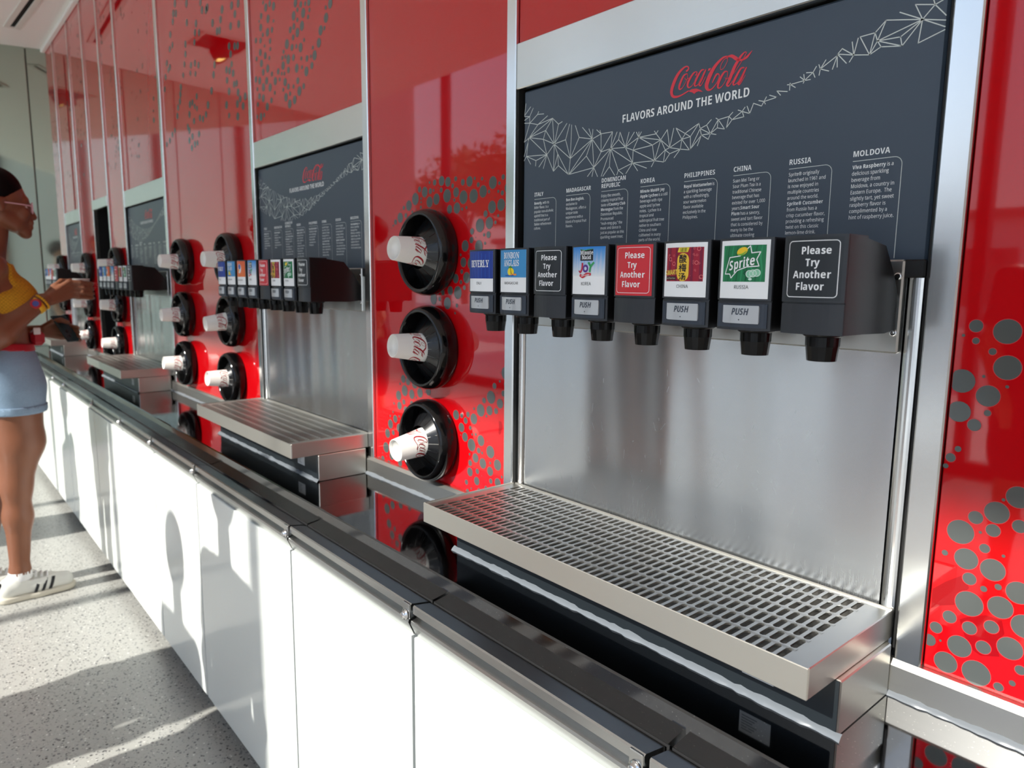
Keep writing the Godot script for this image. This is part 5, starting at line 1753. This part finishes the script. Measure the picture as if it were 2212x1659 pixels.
const DOTS_A := [14999, 14827, 14, 14919, 14877, 30, 14815, 14953, 66, 14609, 15041, 118, 14567, 15215, 16, 14445, 15254, 49, 14360, 15075, 58, 14226, 15289, 120, 14167, 15454, 11, 14090, 15139, 38, 13952, 15416, 137, 13941, 15186, 19, 13778, 15609, 66, 13718, 15407, 34, 13720, 15326, 28, 13732, 15219, 38, 13571, 15535, 115, 13585, 15252, 11, 13499, 15733, 11, 13381, 15721, 33, 13349, 15534, 64, 13222, 15538, 33, 13382, 15306, 120, 13180, 15702, 66, 13118, 15347, 121, 13040, 15584, 11, 12936, 15522, 54, 12918, 15710, 104, 12686, 15669, 101, 12719, 15385, 140, 12629, 15097, 93, 12540, 15301, 14, 12517, 15572, 49, 12456, 15277, 39, 12406, 15702, 53, 12391, 15429, 102, 12364, 15106, 117, 12179, 15072, 35, 12157, 15610, 66, 12136, 15308, 139, 12038, 15490, 12, 12032, 15091, 35, 11927, 15605, 106, 11789, 15304, 140, 11753, 15648, 34, 11638, 15513, 51, 11512, 15617, 37, 11477, 15367, 121, 11409, 15563, 13, 11289, 15348, 37, 11168, 15510, 122, 11098, 15216, 13, 11191, 15044, 123, 11000, 15326, 33, 10967, 15480, 36, 10912, 15065, 118, 10876, 15288, 49, 10853, 15584, 52, 10723, 15154, 32, 10713, 15371, 97, 11000, 14866, 33, 11116, 14868, 13, 11082, 14743, 37, 11396, 14926, 67, 11273, 14741, 118, 11578, 14710, 137, 11441, 14516, 34, 11301, 14513, 68, 11842, 14602, 66, 11860, 14429, 66, 11720, 14476, 12, 11409, 14349, 34, 11613, 14290, 130, 12076, 14317, 117, 12231, 14137, 32, 11957, 14151, 12, 12137, 13982, 100, 11858, 13955, 132, 12195, 13789, 49, 12025, 13663, 118, 12411, 13644, 100, 12225, 13569, 45, 12611, 13385, 96, 12337, 13348, 137, 12103, 13457, 50, 12887, 13343, 66, 13247, 13193, 124, 13011, 13199, 51, 12719, 13113, 131, 12511, 13147, 13, 12372, 13072, 48, 12438, 12909, 28, 14560, 11250, 98, 14348, 11215, 97, 14056, 11192, 116, 14704, 11113, 31, 14503, 10971, 133, 14188, 10924, 115, 13833, 11005, 115, 13487, 11084, 101, 13753, 11188, 31, 13622, 11037, 16, 14781, 10819, 118, 14547, 10692, 66, 15001, 10592, 32, 14748, 10573, 100, 14193, 10684, 81, 14007, 10865, 28, 14464, 10503, 93, 15055, 10373, 30, 15190, 10249, 30, 14763, 10303, 29, 14952, 10211, 95, 15188, 10043, 115, 14781, 10008, 109, 15333, 9784, 117, 15057, 9846, 64, 15418, 9405, 135, 15602, 9224, 18, 15586, 9071, 84, 15763, 9076, 27, 15146, 9241, 108, 15396, 9181, 15, 15286, 9029, 66, 14928, 9162, 26, 14760, 9141, 96, 14343, 9107, 73, 12406, 10695, 108, 12202, 10711, 55, 12057, 10623, 70, 11973, 10768, 62, 11767, 10705, 117, 12209, 10446, 100, 11890, 10491, 46, 12239, 10275, 15, 11827, 10359, 26, 11699, 10381, 33, 12081, 10258, 100, 11847, 10123, 136, 11522, 10277, 117, 11302, 10299, 12, 11203, 10095, 131, 11596, 10050, 63, 11478, 10020, 32, 11915, 9908, 30, 11705, 9867, 101, 11454, 9799, 112, 11894, 9718, 65, 11203, 9859, 30, 10967, 9867, 116, 11050, 9997, 11, 11900, 9520, 97, 11640, 9589, 59, 11734, 9666, 11, 11208, 9681, 98, 12026, 9263, 56, 11662, 9371, 92, 11183, 9475, 57, 10955, 9489, 98, 10824, 9642, 32, 11851, 9164, 22, 11986, 9067, 56, 11580, 9181, 52, 11345, 9291, 45, 11140, 9330, 45, 11486, 9523, 11, 11762, 10925, 31, 11579, 10691, 14, 11532, 10923, 133, 11339, 10829, 30, 11420, 11147, 62, 11191, 11244, 135, 11238, 10962, 100, 11025, 10981, 64, 10901, 11152, 99, 11081, 11491, 62, 10914, 11605, 27, 10994, 11359, 10, 10793, 11371, 64, 10761, 11561, 24, 10749, 11195, 14, 10725, 11789, 134, 10895, 11780, 10]
const DOTS_B := [2651, 13161, 69, 2353, 13117, 133, 2766, 13050, 17, 2639, 12997, 36, 2470, 12891, 38, 2317, 12729, 132, 2735, 12538, 133, 2529, 12612, 17, 2469, 12401, 118, 2300, 12523, 18, 2733, 12188, 118, 2457, 12212, 36, 2571, 12059, 69, 2706, 11760, 35, 2772, 11648, 52, 2813, 11541, 29, 2083, 11341, 119, 2218, 11281, 18, 2268, 11122, 122, 2462, 11015, 75, 2596, 10808, 139, 2402, 10858, 17, 2284, 10913, 72, 2044, 11025, 72, 2344, 10686, 53, 2732, 10517, 34, 2512, 10510, 122, 2160, 10653, 18, 2246, 10465, 124, 2459, 10289, 71, 2311, 10219, 35, 2177, 10288, 35, 2437, 9996, 143, 2136, 10062, 124, 1983, 10288, 123, 2617, 9768, 73, 2745, 9585, 67, 2407, 9711, 75, 2198, 9807, 74, 2804, 9405, 72, 2488, 9454, 125, 2253, 9539, 76, 2005, 9631, 125, 1896, 9930, 130, 2610, 9202, 124, 2295, 9206, 146, 1888, 9425, 53, 1946, 9244, 33, 2068, 9143, 50, 2686, 9443, 14]
const DOTS_C := [22028, 21619, 117, 21726, 21645, 96, 21453, 21502, 120, 22216, 21807, 61, 22399, 21476, 94, 21893, 21265, 122, 21492, 21106, 53, 22567, 21366, 50, 22468, 21162, 112, 21964, 20906, 123, 21626, 20891, 88, 22330, 20924, 70, 22521, 20802, 88, 21801, 20621, 86, 22226, 20580, 50, 22887, 20888, 89, 22578, 20471, 106, 22207, 20294, 105, 21797, 20393, 62, 21901, 20163, 62, 22520, 20142, 114, 22053, 19894, 121, 22895, 20353, 77, 22407, 19859, 102, 21752, 19674, 75, 21280, 19653, 93, 22714, 19672, 116, 22170, 19565, 114, 23012, 19770, 104, 22438, 19427, 123, 21923, 19324, 121, 21520, 19425, 119, 21191, 19410, 61, 22920, 19460, 65, 21584, 19107, 63, 22778, 19221, 99, 22485, 19115, 116, 21859, 18939, 89, 22933, 19008, 79, 22197, 18816, 123, 22721, 18599, 126, 23010, 18645, 74, 22466, 18611, 73, 19950, 21182, 114, 19609, 21055, 90, 19328, 21002, 67, 19106, 20976, 99, 19831, 20976, 68, 19474, 20801, 130, 20093, 20885, 126, 19082, 20778, 62, 19176, 20621, 62, 19857, 20722, 64, 19578, 20494, 132, 20098, 20611, 88, 20343, 20577, 93, 19877, 20393, 126, 20169, 20333, 81, 19469, 20102, 57, 20605, 20256, 137, 20268, 20089, 94, 19982, 20052, 65, 19706, 19961, 127, 20851, 20105, 67, 20947, 19955, 68, 20745, 19947, 62, 20548, 19831, 131, 20194, 19803, 94, 19676, 19666, 60, 20922, 19740, 121, 20560, 19542, 91, 19998, 19474, 122, 19648, 19425, 58, 21036, 19541, 58, 20847, 19503, 58, 20818, 19263, 117, 19954, 19130, 94, 20599, 19097, 87, 20246, 19030, 62, 19582, 18915, 84, 20962, 19079, 61, 19870, 18839, 132, 20504, 18883, 68, 20792, 18837, 122, 20203, 18658, 120, 20547, 18608, 126, 17863, 20607, 123, 18119, 20578, 56, 18119, 20328, 125, 18226, 20102, 61, 18446, 20101, 127, 18571, 19819, 124, 18942, 19780, 56, 18847, 19565, 130, 19319, 19588, 87, 19083, 19590, 50, 19028, 19341, 95, 19383, 19264, 129]
const DOTS_D := [30855, 24116, 156, 29450, 23737, 151, 27868, 23343, 129, 27747, 23059, 135, 27323, 22947, 134, 27185, 22993, 133, 24242, 22330, 131, 24825, 22426, 134, 25722, 22540, 137, 24563, 22096, 124, 25910, 22271, 130, 26718, 22362, 133, 24998, 21836, 127, 24274, 21717, 124, 31116, 23819, 147, 30797, 23736, 139, 31238, 23554, 134, 29533, 23087, 136, 28478, 22787, 139, 28643, 22516, 133, 28195, 22408, 125, 26305, 21998, 132, 26057, 21954, 131, 31661, 23173, 136, 28755, 22212, 121, 29825, 22389, 131, 31473, 22733, 129, 31836, 22664, 131, 29889, 22042, 125, 25218, 21260, 123, 24714, 21144, 127, 24444, 21098, 126, 25112, 20983, 123, 30076, 21719, 113, 29299, 21518, 124, 28821, 21488, 123, 28434, 21336, 122, 32353, 22240, 134, 31972, 22006, 133, 26716, 20989, 129, 26868, 20686, 130, 29408, 21253, 104, 28826, 21117, 103, 30298, 21360, 107, 32201, 21937, 111, 25554, 20582, 125, 25274, 20493, 125, 24959, 20349, 124, 25061, 20655, 111, 25552, 20243, 114, 24912, 19990, 112, 24679, 19977, 111, 32645, 21755, 136, 32842, 21319, 122, 27157, 20201, 133, 25409, 19859, 126, 24579, 19673, 130, 23974, 19437, 128, 30670, 20987, 137, 30783, 20744, 138, 30897, 20500, 139, 31174, 20320, 133, 28821, 20314, 125, 29664, 20173, 143, 29351, 20192, 127, 29115, 20006, 106, 28858, 19890, 105, 27604, 19799, 142, 25707, 19472, 135, 24688, 19328, 131, 24184, 19178, 129, 24424, 19440, 117, 29789, 19826, 137, 31329, 20019, 134, 27873, 19513, 123, 28567, 19501, 126, 28233, 19412, 125, 29275, 19504, 128, 24701, 18932, 132, 25512, 19095, 96, 30057, 19402, 131, 29894, 19247, 131, 28777, 18956, 127, 29565, 18976, 130, 31773, 19524, 114, 32148, 19421, 123, 32546, 19237, 125, 33010, 19139, 119, 29960, 18882, 132, 29311, 18664, 130, 29007, 18660, 107, 29700, 18566, 124]
const STAINS := [[1, 2823,10039, 2695,10173, 2513,10323, 2453,10178, 2532,10035, 2580,9929, 2715,9870, 2819,9800], [1, 2515,9775, 2399,9864, 2260,9922, 2108,9919, 2070,9776, 2127,9649, 2091,9494, 2272,9430, 2355,9465, 2448,9596], [3, 10937,10790, 10857,10791, 10816,10697, 10862,10551, 10907,10500, 10948,10533, 10930,10661]]
